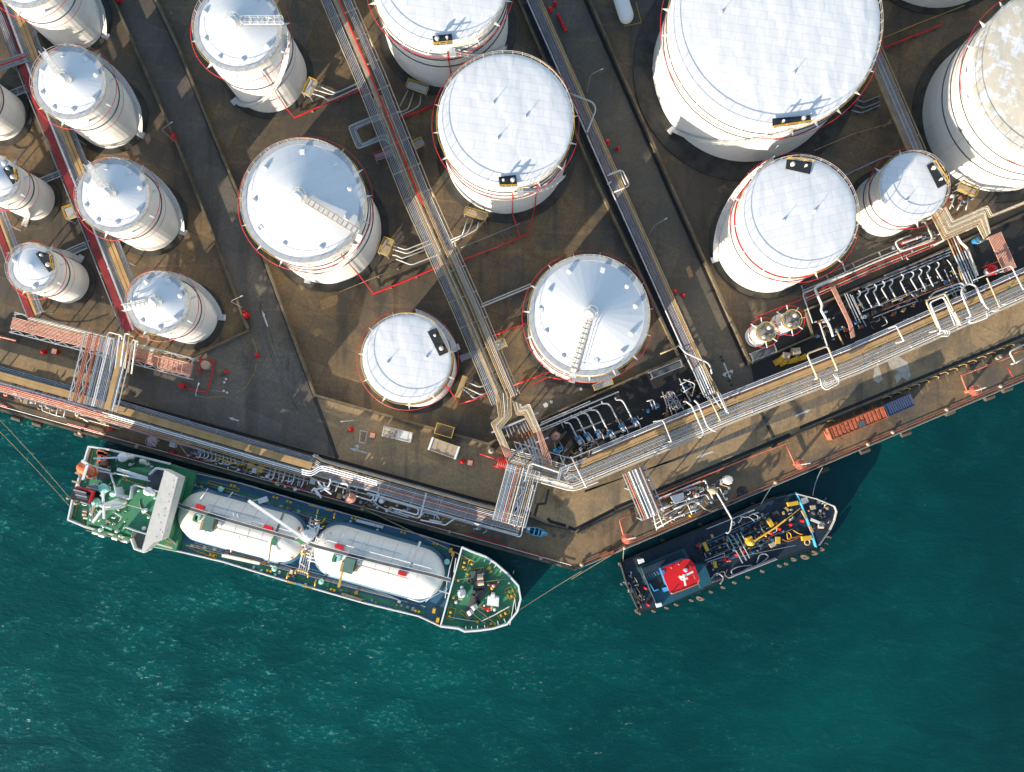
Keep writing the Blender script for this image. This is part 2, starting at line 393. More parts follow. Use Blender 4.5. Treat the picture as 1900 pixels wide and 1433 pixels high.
# ---------------------------------------------------------------- ground, water, quay
def ground(name,cA,cB,cD,t=(0.42,0.6),streak=35,joint=0.0,jr=23.5,dark=0.6,jw=6.0):
    a=Nd(name); v=a.mapc()
    n1=a.noise(v,0.028,5,0.6,0.6); n2=a.noise(a.mapc(loc=(40,11,0)),0.11,6,0.62,0.8); n3=a.noise(v,1.6,5,0.65)
    st=a.noise(a.mapc((0.35,0.03,1),streak),1.0,5,0.6,0.5); st2=a.noise(a.mapc((0.03,0.5,1),streak+8,(9,3,0)),1.0,4,0.6,0.3)
    m=a.math('ADD',a.math('MULTIPLY',n1,0.55),a.math('MULTIPLY',n2,0.45))
    c=a.mix(a.ramp(m,t[0],t[1]),cA,cB)
    c=a.mix(a.math('MULTIPLY',a.ramp(st,0.5,0.7),0.55),c,cD)
    c=a.mix(a.math('MULTIPLY',a.ramp(st2,0.55,0.75),0.30),c,mul(cB,1.5))
    c=a.mix(a.math('MULTIPLY',a.ramp(n2,0.58,0.72),dark),c,cD)
    c=a.mix(a.ramp(n3,0.3,0.75,0,0.45),c,mul(cA,0.55))
    n6=a.noise(a.mapc(loc=(3,77,0)),0.5,5,0.7)
    c=a.mix(a.ramp(n6,0.63,0.74,0,0.4),c,mul(cB,1.7))
    if joint>0:
        br=a.n('ShaderNodeTexBrick'); a.l(a.mapc((1,1,1),jr),br.inputs['Vector']); br.inputs['Scale'].default_value=1
        br.inputs['Brick Width'].default_value=jw; br.inputs['Row Height'].default_value=jw*0.8; br.inputs['Mortar Size'].default_value=0.05; br.offset=0.0
        br.inputs['Color1'].default_value=(0.85,0.85,0.85,1); br.inputs['Color2'].default_value=(1.12,1.12,1.12,1); br.inputs['Mortar'].default_value=(1-joint,)*3+(1,)
        c=a.mix(1.0,c,br.outputs['Color'],'MULTIPLY')
    a.bump(n3,0.25,0.04)
    return a.fin(c,a.ramp(n2,0.3,0.7,0.62,0.95))
g_yard=ground('stained_yard_concrete',(0.082,0.066,0.047,1),(0.245,0.155,0.068,1),(0.034,0.028,0.022,1),(0.42,0.64),35,0.4,dark=0.45)
g_road=ground('worn_dark_asphalt',(0.0834,0.0721,0.0601,1),(0.1667,0.1388,0.1074,1),(0.0449,0.0374,0.0322,1),(0.40,0.62),-22,0.18,jw=9)
g_roadb=ground('worn_grey_brown_asphalt',(0.0800,0.0730,0.0599,1),(0.1652,0.1363,0.0931,1),(0.0427,0.0389,0.0332,1),(0.40,0.62),-62,0.18,jw=8)
g_quay=ground('ochre_stained_concrete_road',(0.1738,0.1367,0.0858,1),(0.3704,0.2520,0.1277,1),(0.0602,0.0513,0.0399,1),(0.36,0.56),20,0.22,jw=11)
g_apron=ground('rusty_stained_apron_concrete',(0.0969,0.0782,0.0569,1),(0.2329,0.1494,0.0725,1),(0.0372,0.0306,0.0246,1),(0.40,0.6),-60,0.3,jw=9)
g_pump=ground('oily_black_pump_yard_floor',(0.0169,0.0163,0.0168,1),(0.0468,0.0375,0.0264,1),(0.0065,0.0063,0.0072,1),(0.48,0.66),30,0.3,jw=5)
def water():
    a=Nd('teal_sea_water'); v=a.mapc()
    n1=a.noise(a.mapc((1,1,1),30,(5,5,0)),0.016,4,0.55,0.4); n2=a.noise(a.mapc((0.75,1.5,1),35),0.13,5,0.62,0.5); n3=a.noise(a.mapc((1,2.0,1),35,(3,1,0)),0.75,6,0.70,0.4)
    sp=a.n('ShaderNodeSeparateXYZ'); a.l(a.tc.outputs['Object'],sp.inputs[0])
    gx=a.ramp(sp.outputs[0],-110,110,1,0)          # choppier to the west, where sunlit tone and glints are painted into the colour
    c=a.mix(a.ramp(a.math('ADD',a.math('MULTIPLY',n1,0.75),a.math('MULTIPLY',gx,0.14)),0.30,0.62),(0.0003,0.033,0.037,1),(0.0005,0.061,0.059,1))
    c=a.mix(a.math('MULTIPLY',a.ramp(n2,0.42,0.74,0,0.6),a.ramp(gx,0,1,0.25,1)),c,(0.0010,0.094,0.092,1))
    fo=a.math('MULTIPLY',a.ramp(n3,0.53,0.70),a.ramp(n2,0.44,0.64))  # pale flecks paint wave-crest highlights into the water colour
    c=a.mix(a.math('MULTIPLY',fo,a.ramp(gx,0,1,0.05,0.75)),c,(0.10,0.34,0.29,1))
    n5=a.noise(a.mapc((0.5,1.4,1),38,(13,41,0)),1.0,5,0.7,0.3); n7=a.noise(a.mapc(loc=(7,2,0)),0.045,3,0.6)
    cap=a.math('MULTIPLY',a.ramp(n5,0.63,0.69),a.math('MULTIPLY',a.ramp(n7,0.45,0.62),a.ramp(n2,0.47,0.58)))  # cream flecks, part foam, part painted sun glints on the crests
    c=a.mix(a.math('MULTIPLY',cap,a.ramp(gx,0,0.9,0.05,0.8)),c,(0.70,0.66,0.50,1))
    hgt=a.math('ADD',a.math('MULTIPLY',n2,1.2),a.math('MULTIPLY',n3,0.4))
    bp=a.n('ShaderNodeBump'); bp.inputs['Distance'].default_value=0.7; a.l(hgt,bp.inputs['Height']); a.l(a.ramp(gx,0,1,0.22,0.36),bp.inputs['Strength']); a.l(bp.outputs[0],a.b.inputs['Normal'])
    a.b.inputs['IOR'].default_value=1.33; a.b.inputs['Specular IOR Level'].default_value=0.5
    return a.fin(c,0.10)
mb=MB().add([(-1500,-1500,-3),(1500,-1500,-3),(1500,1500,-3),(-1500,1500,-3)],[(0,1,2,3)])
struct(mb,'water',water())
def xy(l): return [P(x,y,0) for x,y in l]
mb=MB().prism(xy([(-3000,-72),(1065,1058),(4000,-179),(4000,-2500),(-3000,-2500)]),-7,0)
struct(mb,'quay_ground',g_yard)
def sheet(name,px,mat,lv=1):
    mb=MB(); z=0.004*lv; q=[P(x,y,z) for x,y in px]
    A=sum(q[i].x*q[(i+1)%len(q)].y-q[(i+1)%len(q)].x*q[i].y for i in range(len(q)))
    if A<0: q=q[::-1]
    mb.add(q,[tuple(range(len(q)))]); return struct(mb,name,mat)
roadA=sheet('road',[(60,-360),(213,0),(262,110),(328,262),(395,430),(462,612),(348,668),(240,700),(230,742),(400,790),(627,850),(583,737),(470,430),(400,262),(330,85),(287,0),(135,-360)],g_road)
roadB=sheet('road',[(860,-350),(1012,0),(1160,345),(1300,662),(1340,738),(1400,712),(1388,675),(1240,345),(1088,0),(935,-350)],g_roadb)
roadC=sheet('road',[(-300,560),(0,628),(240,700),(230,742),(400,790),(627,850),(583,737),(905,826),(940,845),(1062,905),(1340,778),(1400,722),(1900,545),(2400,330),(2400,425),(1900,632),(1484,800),(1200,924),(1065,988),(880,930),(400,796),(0,686),(-300,602)],g_quay,2)
sheet('pavement',[(-300,612),(0,694),(480,826),(880,938),(1065,996),(1200,932),(1900,640),(2400,428),(2400,490),(1900,700),(1065,1052),(-300,672)],g_apron,1)
sheet('pavement',[(1003,792),(1258,670),(1330,742),(1062,860),(1028,868)],g_pump,1)
sheet('pavement',[(1392,672),(1491,580),(1900,402),(2200,275),(2200,400),(1900,520),(1400,716)],g_pump,1)
def mark(px,mat,par,name,lv=4):
    mb=MB(); z=0.004*lv; q=[P(x,y,z) for x,y in px]
    A=sum(q[i].x*q[(i+1)%len(q)].y-q[(i+1)%len(q)].x*q[i].y for i in range(len(q)))
    if A<0: q=q[::-1]
    mb.add(q,[tuple(range(len(q)))]); return part(mb,name,mat,par)
WM[roadA.name]=Matrix(); WM[roadB.name]=Matrix(); WM[roadC.name]=Matrix()
def arrow(a,b,par,w=2.2,hw=7,hl=13,br=None):
    dx,dy=b[0]-a[0],b[1]-a[1]; L=math.hypot(dx,dy); dx/=L; dy/=L; nx,ny=-dy,dx
    f=lambda t,s:(a[0]+dx*t+nx*s,a[1]+dy*t+ny*s)
    px=[f(0,-w),f(0,w),f(L-hl,w*0.8),f(L-hl,hw/2),f(L,0),f(L-hl,-hw/2),f(L-hl,-w*0.8)]
    mark(px,'paintline',par,'painted_arrow')
    if br:
        for s in br: mark([f(L*0.52,s*w),f(L*0.58,s*w),f(L*0.66,s*6),f(L*0.78,s*6),f(L*0.60,s*11),f(L*0.48,s*6),f(L*0.55,s*6)],'paintline',par,'painted_arrow',5)
arrow((497,606),(485,575),roadA,1.4); arrow((443,781),(424,775),roadC,1.4,6,9)
arrow((681,841),(648,832),roadC,1.4,7,12,(1,)); arrow((1323,838),(1291,850),roadC,1.6); arrow((1476,772),(1506,759),roadC,1.6)
arrow((1343,674),(1356,704),roadB,1.4,6,8,(1,-1))
for (x,y) in ((1334,662),(1337,668),(1349,706),(1354,714)): mark([(x,y),(x+5,y-2),(x+7,y+2),(x+2,y+4)],'black',roadB,'manhole_cover')
def line(px,w,mat,par,name='painted_line',lv=4):
    mark(offs(px,w/2)+offs(px,-w/2)[::-1],mat,par,name,lv)
line([(468,628),(475,645),(478,665),(472,692),(456,719),(430,734),(385,738)],1.0,'yline',roadC)
line([(584,738),(605,792),(626,851)],7,'dconc',roadC,'drain_and_shade_strip'); line([(1411,762),(1423,786),(1436,812)],7,'dconc',roadC,'drain_and_shade_strip')
line([(1018,908),(1012,934),(998,936),(992,958)],4.5,'dconc',roadC,'drain_and_shade_strip')
for px in ([(1622,684),(1630,678),(1634,690),(1638,704),(1630,711),(1620,706)],[(1645,668),(1668,662),(1684,672),(1690,698),(1684,706),(1674,700),(1664,712),(1660,698),(1668,690),(1652,684)]): mark(px,paint('pale_cement_patch',(0.46,0.42,0.35),0.9,var=0.7,sc=0.9,dirt=0.5),roadC,'cement_patch')
mark([(668,798),(682,801),(677,824),(666,821)],'paintline',roadC,'bay_outline',4); mark([(669.5,800),(680.5,802.5),(676,822),(667.7,819.5)],g_quay,roadC,'bay_outline',5)
# ---------------------------------------------------------------- low walls
def wall(label,px,h,wd=0.35,mat='conc',cat='bund wall',name='bund_wall'):
    mb=MB(); q=[P(x,y,0) for x,y in px]
    A=[];B=[]
    o1=offs(px,wd*PPM/2); o2=offs(px,-wd*PPM/2)
    for i in range(len(px)-1):
        a,b,c,d=P(*o1[i],0),P(*o1[i+1],0),P(*o2[i+1],0),P(*o2[i],0)
        mb.prism([a,b,c,d],0,h)
    return solo(mb,name,mat,label,cat)
wall('low concrete bund wall along the west side of the left-hand access road',[(60,-360),(213,0),(262,110),(328,262),(395,430),(462,612)],1.1,0.4)
wall('short bund wall running from the left access road corner towards the pink pipe rack',[(464,614),(348,669)],1.0,0.35)
wall('long bund wall east of the left access road, turning along the container parking strip',[(140,-350),(290,0),(333,90),(403,262),(473,430),(586,734),(906,824),(945,806)],1.2,0.5)
wall('dark bund wall beside the middle pipe corridor left of the central road',[(815,-340),(960,0),(1106,340),(1257,661)],1.2,0.45)
wall('bund wall along the upper edge of the valve yard with blue pumps',[(1257,664),(1000,780)],1.0,0.35)
wall('bund wall on the east side of the central road between the big tanks',[(940,-345),(1091,0),(1243,345),(1390,676)],1.2,0.45)
wall('bund wall separating the right-hand tanks from the eastern pump yard',[(1492,577),(1640,515),(1900,397),(2200,262)],1.0,0.4)
wall('short wall enclosing the twin small tanks from below',[(1395,674),(1506,625),(1494,580)],0.9,0.35)
wall('low kerb wall between the left quay road and the jetty apron',[(-300,608),(0,690),(480,823),(880,935),(990,963),(1012,973),(1060,984)],0.42,0.3,'dconc','kerb wall','kerb_wall')
wall('low kerb wall between the right quay road and the jetty apron',[(1070,990),(1143,953),(1200,930),(1484,803),(1900,634),(2400,424)],0.5,0.3,'dconc','kerb wall','kerb_wall')
WM[roadC.name]=Matrix()
line(offs([(140,-350),(290,0),(333,90),(403,262),(473,430),(586,734)],4.5),4,'black',roadA,'drain_and_shade_strip',3)  # black strip paints the bund wall's deep shadow onto the ground
line(offs([(940,-345),(1091,0),(1243,345),(1390,676)],5.5),6,'black',roadB,'drain_and_shade_strip',3)  # black strip: drain ditch with the wall's deep shadow painted in
line([(1494,572),(1640,510),(1900,392),(2200,257)],4,'black',roadC,'drain_and_shade_strip',3); line([(1000,786),(1257,671)],4,'black',roadC,'drain_and_shade_strip',4)  # black strips: trench line and bund wall shadow painted in
# quay edge: coping, rails
def edgeline(label,px,z,r,mat,cat,name):
    mb=MB().tube([P(x,y,z) for x,y in px],r,6); return solo(mb,name,mat,label,cat)
mbk=MB()
E1=[(-300,678.6),(1065,1058)]; E2=[(1065,1058),(2400,495)]
for a,b in ((E1[0],E1[1]),(E2[0],E2[1])):
    pa,pb=P(*a,0),P(*b,0); dv=(pb-pa).normalized(); nn=Vector((dv.y,-dv.x,0)); 
    mbk.prism([pa+nn*0.05,pb+nn*0.05,pb-nn*0.4,pa-nn*0.4],0,0.18)
solo(mbk,'quay_coping','conc','pale concrete coping along the whole quay edge above the water','coping')
edgeline('thin white pipe running along the left quay edge just above the coping',[(-300,670),(1060,1049)],0.35,0.07,'white','pipe','edge_pipe')
for i in range(12):
    if i in (1,5,8): continue
    t0=i/12*1.0; t1=t0+0.066
    solo(MB().tube([P(-60+1110*t0,734+309*t0,0.5),P(-60+1110*t1,734+309*t1,0.5)],0.14,6),'edge_barrier','darkred' if i%2 else 'red','red barrier kerb piece number %d from the left along the left quay edge'%(i+1),'barrier','red barrier kerb pieces along the left quay edge')

edgeline('continuous red pipe along the right quay edge above the dark barge',[(1075,1048),(2300,532)],0.35,0.075,'coral','pipe','edge_pipe')
edgeline('white pipe along the right quay edge beside the red one',[(1075,1055),(2300,538)],0.35,0.045,'lgrey','pipe','edge_pipe')

# ---------------------------------------------------------------- tanks
def ang(a,cx,cy): return math.atan2(-(a[1]-cy),a[0]-cx)
TK=0
def tank(label,cx,cy,r,zt,kind='cone',roofm='roofcone',rings=(0.72,0.86),walk=None,stairs=None,panel=None,poles=(),vents=0,redz=1.4,rise=0.2,hatch=None,yell=True,group='white storage tanks',found=1.2,risers=(),bigring=None,redin=False,cat='storage tank',plat=()):
    t=thing('storage_tank',label,cat,P(cx,cy,zt).xy.to_3d(),group); c=P(cx,cy,zt); R0=r/PPM*(H-zt)/H; c0=Vector((c.x,c.y,0)); n=64 if R0>8 else 48
    part(MB().lathe(c0,[(R0+found,0),(R0+found,0.25),(R0+0.02,0.32)],n),'foundation_ring','dconc',t)
    part(MB().lathe(c0,[(R0,0.3),(R0,zt)],n),'shell','shell',t,smooth=False)
    for k,z in enumerate(rings): 
        part(MB().lathe(c0,[(R0,z*zt),(R0+0.22,z*zt),(R0+0.22,z*zt+0.10),(R0,z*zt+0.10)],n),'stiffening_ring','dgrey',t)
    rs=R0*rise
    if kind=='cone': prof=[(R0+0.12,zt-0.15),(R0+0.12,zt),(R0-0.5,zt+0.08)]+[((R0-0.5)*(1-i/6)+0.6*(i/6),zt+0.08+rs*(i/6)) for i in range(1,7)]
    else: prof=[(R0+0.1,zt-0.15),(R0+0.1,zt)]+[(R0*cos(PI/2*i/9),zt+0.02+rs*sin(PI/2*i/9)) for i in range(1,9)]+[(0.05,zt+rs+0.02)]
    rn={'cone':36}.get(kind,n) if roofm=='roofcone' else n
    rf=part(MB().lathe(c0,prof,rn),'roof',roofm,t,smooth=(kind!='cone'))
    part(MB().ring((c.x,c.y,max(rings)*zt-0.9-zt*0.05),R0+0.1,0.03,n,5),'lower_cooling_pipe','red',t)
    # hand rail
    m1=MB()
    for zz in (0.55,1.1): m1.ring((c.x,c.y,zt+zz),R0+0.12,0.028 if zz<1 else 0.04,n,4)
    k=int(2*PI*R0/1.8)
    for i in range(k):
        a=2*PI*i/k; p=(c.x+(R0+0.12)*cos(a),c.y+(R0+0.12)*sin(a)); m1.beam((p[0],p[1],zt),(p[0],p[1],zt+1.1),0.06)
    part(m1,'hand_rail','lgrey',t)
    if kind=='cone': part(MB().lathe(c0,[(R0+0.15,zt-0.02),(R0+0.15,zt+0.16),(R0-0.75,zt+0.2),(R0-0.75,zt+0.1)],n),'rim_walkway','lgrey',t)
    if yell: part(MB().ring((c.x,c.y,zt+0.1),R0+0.38,0.045,n,5),'foam_pipe','yellow',t)
    # red deluge ring with brackets
    rr=R0+(1.35 if R0>5 else 1.2); zr=zt-redz
    part(MB().ring((c.x,c.y,zr),rr,0.055,n,6),'cooling_ring','red',t)
    kk=max(8,int(2*PI*R0/4.6))
    for i in range(kk):
        a=2*PI*(i+0.3)/kk; u=Vector((cos(a),sin(a),0)); v=Vector((-sin(a),cos(a),0))
        b=c0+u*R0; m2=MB(); m2.add([b+v*0.22+Vector((0,0,zr-0.1)),b-v*0.22+Vector((0,0,zr-0.1)),b+u*(rr-R0+0.15)+Vector((0,0,zr-0.05)),b+Vector((0,0,zr-0.8))],[(0,1,2),(0,2,3),(1,3,2),(0,3,1)])
        part(m2,'ring_bracket','white',t)
    ztop=zt+rs+0.1
    if walk is not None:
        # centre vent
        part(MB().lathe(c0,[(0.45,ztop-0.3),(0.45,ztop+0.5),(0.95,ztop+0.5),(0.8,ztop+0.9),(0.35,ztop+1.25),(0.02,ztop+1.3)],16),'centre_vent','white',t,smooth=True)
        m=MB().lathe(c0,[(1.35,ztop+0.05),(1.35,ztop+0.15),(0.4,ztop+0.15)],20)
        vp=part(m,'vent_platform','white',t)
        m=MB()
        for zz in (0.7,1.2): m.ring((c.x,c.y,ztop+zz),1.35,0.04,20,4)
        for i in range(8): a=PI/4*i; m.beam((c.x+1.35*cos(a),c.y+1.35*sin(a),ztop),(c.x+1.35*cos(a),c.y+1.35*sin(a),ztop+1.2),0.06)
        part(m,'vent_rail','offwhite',vp)
        a=R(walk); u=Vector((cos(a),sin(a),0)); v=Vector((-sin(a),cos(a),0)); m=MB(); m3=MB()
        p0=c0+u*1.5+Vector((0,0,ztop+0.12)); p1=c0+u*(R0+0.6)+Vector((0,0,zt+0.5))
        q=[p0+v*0.52,p1+v*0.52,p1-v*0.52,p0-v*0.52]; dz=Vector((0,0,0.1)); m.add(q+[x-dz for x in q],[(0,3,2,1),(4,5,6,7),(0,1,5,4),(1,2,6,5),(2,3,7,6),(3,0,4,7)])
        rw=part(m,'roof_walkway','white',t)
        for sg in (-1,1):
            for zz in (0.5,1.0): m3.beam(p0+v*0.55*sg+Vector((0,0,zz)),p1+v*0.55*sg+Vector((0,0,zz)),0.07)
            kk=int((p1-p0).length/1.3)
            for i in range(kk+1): 
                b=p0+(p1-p0)*(i/kk)+v*0.55*sg; m3.beam(b,b+Vector((0,0,1.0)),0.06)
        kk=int((p1-p0).length/0.9)
        for i in range(kk): 
            b=p0+(p1-p0)*((i+.5)/kk)+Vector((0,0,0.03)); m3.beam(b-v*0.52,b+v*0.52,0.10,0.06)
        part(m3,'walkway_rail','tan' if R0>8 else 'offwhite',rw)
    if vents:
        for i in range(vents):
            a=2*PI*(i+0.35)/vents+0.12*sin(i*5); rv=R0*(0.80+0.03*sin(i*3)); p=(c.x+rv*cos(a),c.y+rv*sin(a),zt+rs*(1-rv/R0))
            if i%3==2 and R0>8: part(MB().box((p[0],p[1],p[2]-0.1),0.9,0.8,0.3,a),'roof_hatch','white',rf)
            else: part(MB().lathe(p,[(0.42,-0.2),(0.42,0.08),(0.48,0.1),(0.44,0.24),(0.28,0.36),(0.02,0.42)],12),'roof_vent','white',rf,smooth=True)
    if panel:
        zp=zt+rs*0.78+0.12; m=MB(); q=[P(x,y,zp) for x,y in panel]; m.prism(q,zp-0.06,zp)
        pn=part(m,'roof_mat','panel',t); qc=sum(q,Vector((0,0,0)))/len(q)
        L=max(((q[i]-q[i-1]).length,i) for i in range(len(q))); dv=(q[L[1]]-q[L[1]-1]).normalized()
        for s,rr_ in ((-0.28,0.42),(0.24,0.26)):
            p=qc+dv*(L[0]*s); part(MB().lathe((p.x,p.y,zp),[(rr_*0.6,0),(rr_*0.6,0.6),(rr_,0.6),(rr_,0.8),(rr_*0.4,1.05),(0.02,1.1)],12),'roof_vent','offwhite',pn,smooth=True)
        m=MB(); far=sorted(q,key=lambda p:-(p-c).xy.length)[:2]
        for zz in (0.5,1.0): m.beam(far[0]+Vector((0,0,zz)),far[1]+Vector((0,0,zz)),0.09)
        for s in (0,0.33,0.66,1): b=far[0].lerp(far[1],s); m.beam(b,b+Vector((0,0,1.0)),0.08)
        part(m,'mat_rail','brightyellow',pn)
    for (x,y) in poles:
        z=zt+rs*max(0.0,1-((P(x,y,zt)-c).length/R0)**2)**0.5; p=P(x,y,z)
        part(MB().tube([p,p+Vector((0,0,0.9))],0.05,6).lathe((p.x,p.y,z),[(0.25,0),(0.25,0.2),(0.08,0.35)],8),'gauge_pole','offwhite',rf)
    if bigring:
        part(MB().ring((c.x,c.y,zt*0.84),R0+0.15,0.17,n,6),'red_band','red',t)
    if stairs:
        a0,a1,z0,z1=stairs; k=max(10,int(abs(R(a1-a0))*R0/0.42)); m=MB(); m2=MB(); prev=None; wd=1.05
        for i in range(k+1):
            f=i/k; a=R(a0+(a1-a0)*f); z=z0+(z1-z0)*f; u=Vector((cos(a),sin(a),0)); p=c0+u*(R0+0.12)+Vector((0,0,z)); q=c0+u*(R0+0.12+wd)+Vector((0,0,z))
            if prev:
                m.add([prev[0],p,q,prev[1],prev[0]+Vector((0,0,-.06)),p+Vector((0,0,-.06)),q+Vector((0,0,-.06)),prev[1]+Vector((0,0,-.06))],[(0,3,2,1),(4,5,6,7),(0,1,5,4),(1,2,6,5),(2,3,7,6),(3,0,4,7)])
                m2.beam(prev[1]+Vector((0,0,1)),q+Vector((0,0,1)),0.08); 
                if i%3==0: m2.beam(q,q+Vector((0,0,1)),0.06)
            prev=(p,q+Vector((0,0,0)))
            m2.beam(p+Vector((0,0,0.02)),q+Vector((0,0,0.02)),0.07,0.05)
        ss=part(m,'spiral_stair','lgrey',t); part(m2,'stair_rail','offwhite',ss)
        a=R(a0); u=Vector((cos(a),sin(a),0)); p=c0+u*(R0+0.9); part(MB().box((p.x,p.y,z0-0.25),1.5,1.2,0.25,a),'stair_landing','lgrey',t)
    for rz_ in risers:
        # red riser down the shell: shell angle(deg), then photo points on the ground
        a=R(rz_[0]); u=Vector((cos(a),sin(a),0)); q=[c0+u*(rr)+Vector((0,0,zr)),c0+u*(R0+0.2)+Vector((0,0,zr-0.4)),c0+u*(R0+0.2)+Vector((0,0,1.0))]+[P(x,y,0.5) for x,y in rz_[1:]]
        part(MB().tube(q,0.1,6),'riser','red',t)
    return t
G1='slim white tanks with cone roofs by the red rack'
tank('tall white tank cut by the top-left corner of the view, stairway on its right',47,-52,67,16,rise=0.22,walk=128,vents=8,stairs=(-28,95,0.5,12),rings=(0.68,),group=G1)
tank('uppermost complete slim white tank left of the left road, walkway to its upper-left rim',129.5,155,66.5,14.5,rise=0.22,walk=129,vents=8,stairs=(-30,100,0.5,13),rings=(0.66,),group=G1)
tank('second slim white tank down beside the left road, between two like it',210.8,363.8,66.5,14.5,rise=0.22,walk=128,vents=8,stairs=(-22,100,0.5,13),rings=(0.66,),group=G1)
tank('lowest slim white tank beside the left road, its walkway pointing left',293.7,563,56,14.8,rise=0.22,walk=190,vents=7,stairs=(-2,110,0.5,12),rings=(0.6,),group=G1)
tank('small white tank with black mat near the left edge above the pink rack',60.6,498,43.5,11.9,rise=0.18,rings=(0.62,),panel=[(66,471),(73,466),(97,473),(101.6,499),(91,505.5)],vents=3,stairs=(60,150,0.5,11),group='small white tanks at the left edge')
tank('small white tank with black mat cut by the left edge of the view',-6,334,41.5,11.9,rise=0.18,rings=(0.62,),panel=[(5,314),(16,306),(31,314),(35,334),(24,343)],vents=2,stairs=(-110,-60,0.5,6),group='small white tanks at the left edge')
tank('white tank mostly outside the left edge, only its lower shell in view',-73,166,50,12,rise=0.18,rings=(0.62,0.8),group='small white tanks at the left edge')
tank('white cone-roofed tank with diagonal plates and spiral stair beside the left road top',441.7,52,80.5,17.9,roofm='roofplate',rise=0.2,walk=6,vents=8,stairs=(-140,-5,0.6,17),rings=(0.6,),risers=((-62,(546,218),(560,214)),))
tank('large white cone-roofed tank in the left middle with rusty roof walkway to lower right',563,374,113,18.8,roofm='roofplate',rise=0.225,walk=-30,vents=9,stairs=(-100,-30,8,18),rings=(0.55,0.7,0.82),found=1.5,risers=((-55,(693,545),(700,542)),))
tank('smallest round flat-roofed tank above the parked container strip',754.7,665.8,81.5,16,'dome','roof1',rise=0.05,rings=(0.7,0.85),panel=[(793,615.4),(810.6,608),(833.3,653.3),(815.6,661)],poles=((719,673),(791,663)),stairs=(20,80,8,15),risers=((-35,(852,750),(862,747)),))
tank('white flat-roofed tank right of the central pipe corridor with three roof poles',937.7,225,124.5,16.1,'dome','roof1',rise=0.045,rings=(0.62,0.74,0.86),panel=[(925,328.5),(956.7,324.7),(960,346),(927,346.6)],poles=((915,192),(975,217),(923,258)),stairs=(-78,-30,16,6),found=1.8,risers=((-84,(965,440),(975,437)),(-62,(982,432),(975,437))))
tank('white flat-roofed tank cut by the top edge, above the three-pole tank',815,-40.7,126.7,16.8,'dome','roof1',rise=0.045,rings=(0.55,0.7,0.84),panel=[(802.5,67),(838,63),(840.4,81),(805,84.6)],stairs=(-80,-25,16,3),found=1.6,risers=((-84,(833,162),(820,185)),))
tank('white cone-roofed tank with walkway pointing down, right of the central corridor',1092.5,586,110,15.5,roofm='roofcone',rise=0.21,walk=-106,vents=11,stairs=(-104,-55,14,7),rings=(0.55,0.75),risers=((-105,(1018,700),(985,714)),))
tank('huge white flat-roofed tank at the top, the widest in full view',1437,43,195.5,17.1,'dome','roof1',rise=0.035,rings=(0.70,0.86),panel=[(1433,220),(1503.7,214),(1505.7,227),(1433.7,237.5)],poles=((1338,25),(1472,137),(1503,213)),stairs=(-140,-82,0.8,16.6),found=4.0)
tank('white flat-roofed tank with thick red band, left of the smaller domed tank',1480.6,400.5,108,17.5,'dome','roof2',rise=0.05,rings=(0.66,),panel=[(1460,295.6),(1507.5,300.7),(1503,323.4),(1457.7,313.3)],poles=((1453,410),(1511,392)),stairs=(200,110,0.8,16),bigring=1)
tank('smaller white flat-roofed tank wedged between the red-banded and the stained tank',1694,346,62,12.1,'dome','roof1',rise=0.05,rings=(0.45,0.65),panel=[(1719.4,307),(1731,300.7),(1757,341),(1740.4,350)],poles=((1680,374),))
tank('large white tank with patched tan-stained roof cut by the right edge',1962,140,161,17.1,'dome','roofstain',rise=0.05,rings=(0.45,0.62,0.8),found=2.0,yell=False,redz=1.0)
tank('tank foot at the top edge, right of the huge white tank',1830,-245,165,17,'dome','roof1',rise=0.04,rings=(0.6,0.8))
def smalltank(label,cx,cy):
    z=6.0; c=P(cx,cy,z); r=17/PPM*(H-z)/H; t=thing('storage_tank',label,'storage tank',(c.x,c.y,0),'twin small drum tanks')
    part(MB().lathe((c.x,c.y,0),[(r+0.4,0),(r+0.4,0.3),(r,0.3),(r,z)],28),'shell','shell',t)
    part(MB().lathe((c.x,c.y,0),[(r+0.05,z-0.1),(r+0.05,z+0.05),(0.05,z+0.25)],28),'roof','drum',t)
    part(MB().ring((c.x,c.y,z+0.9),r+0.1,0.06,28,5),'hand_rail','yellow',t)
    part(MB().ring((c.x,c.y,z-0.6),r+1.15,0.075,28,5),'cooling_ring','red',t)
    for i in range(8): a=PI/4*i+0.2; part(MB().beam((c.x+r*cos(a),c.y+r*sin(a),z-0.6),(c.x+(r+1.3)*cos(a),c.y+(r+1.3)*sin(a),z-0.6),0.16),'ring_bracket','white',t)
    for a,q in ((-1.9,0.35),(0.9,0.4),(2.6,0.2),(-0.4,0.22)): part(MB().lathe((c.x+1.05*cos(a),c.y+1.05*sin(a),z+0.1),[(q,0),(q,0.5),(0.02,0.65)],10),'roof_vent','offwhite' if q>0.3 else 'dgrey',t)
smalltank('left of the twin small drum tanks with dark tops and red rings',1419.4,616.7)
smalltank('right of the twin small drum tanks with dark tops and red rings',1467.4,594)
# ---------------------------------------------------------------- pipe racks
def up(l): return l[::-1]
GR=[('bluegrey'),('grey'),('lgrey')]
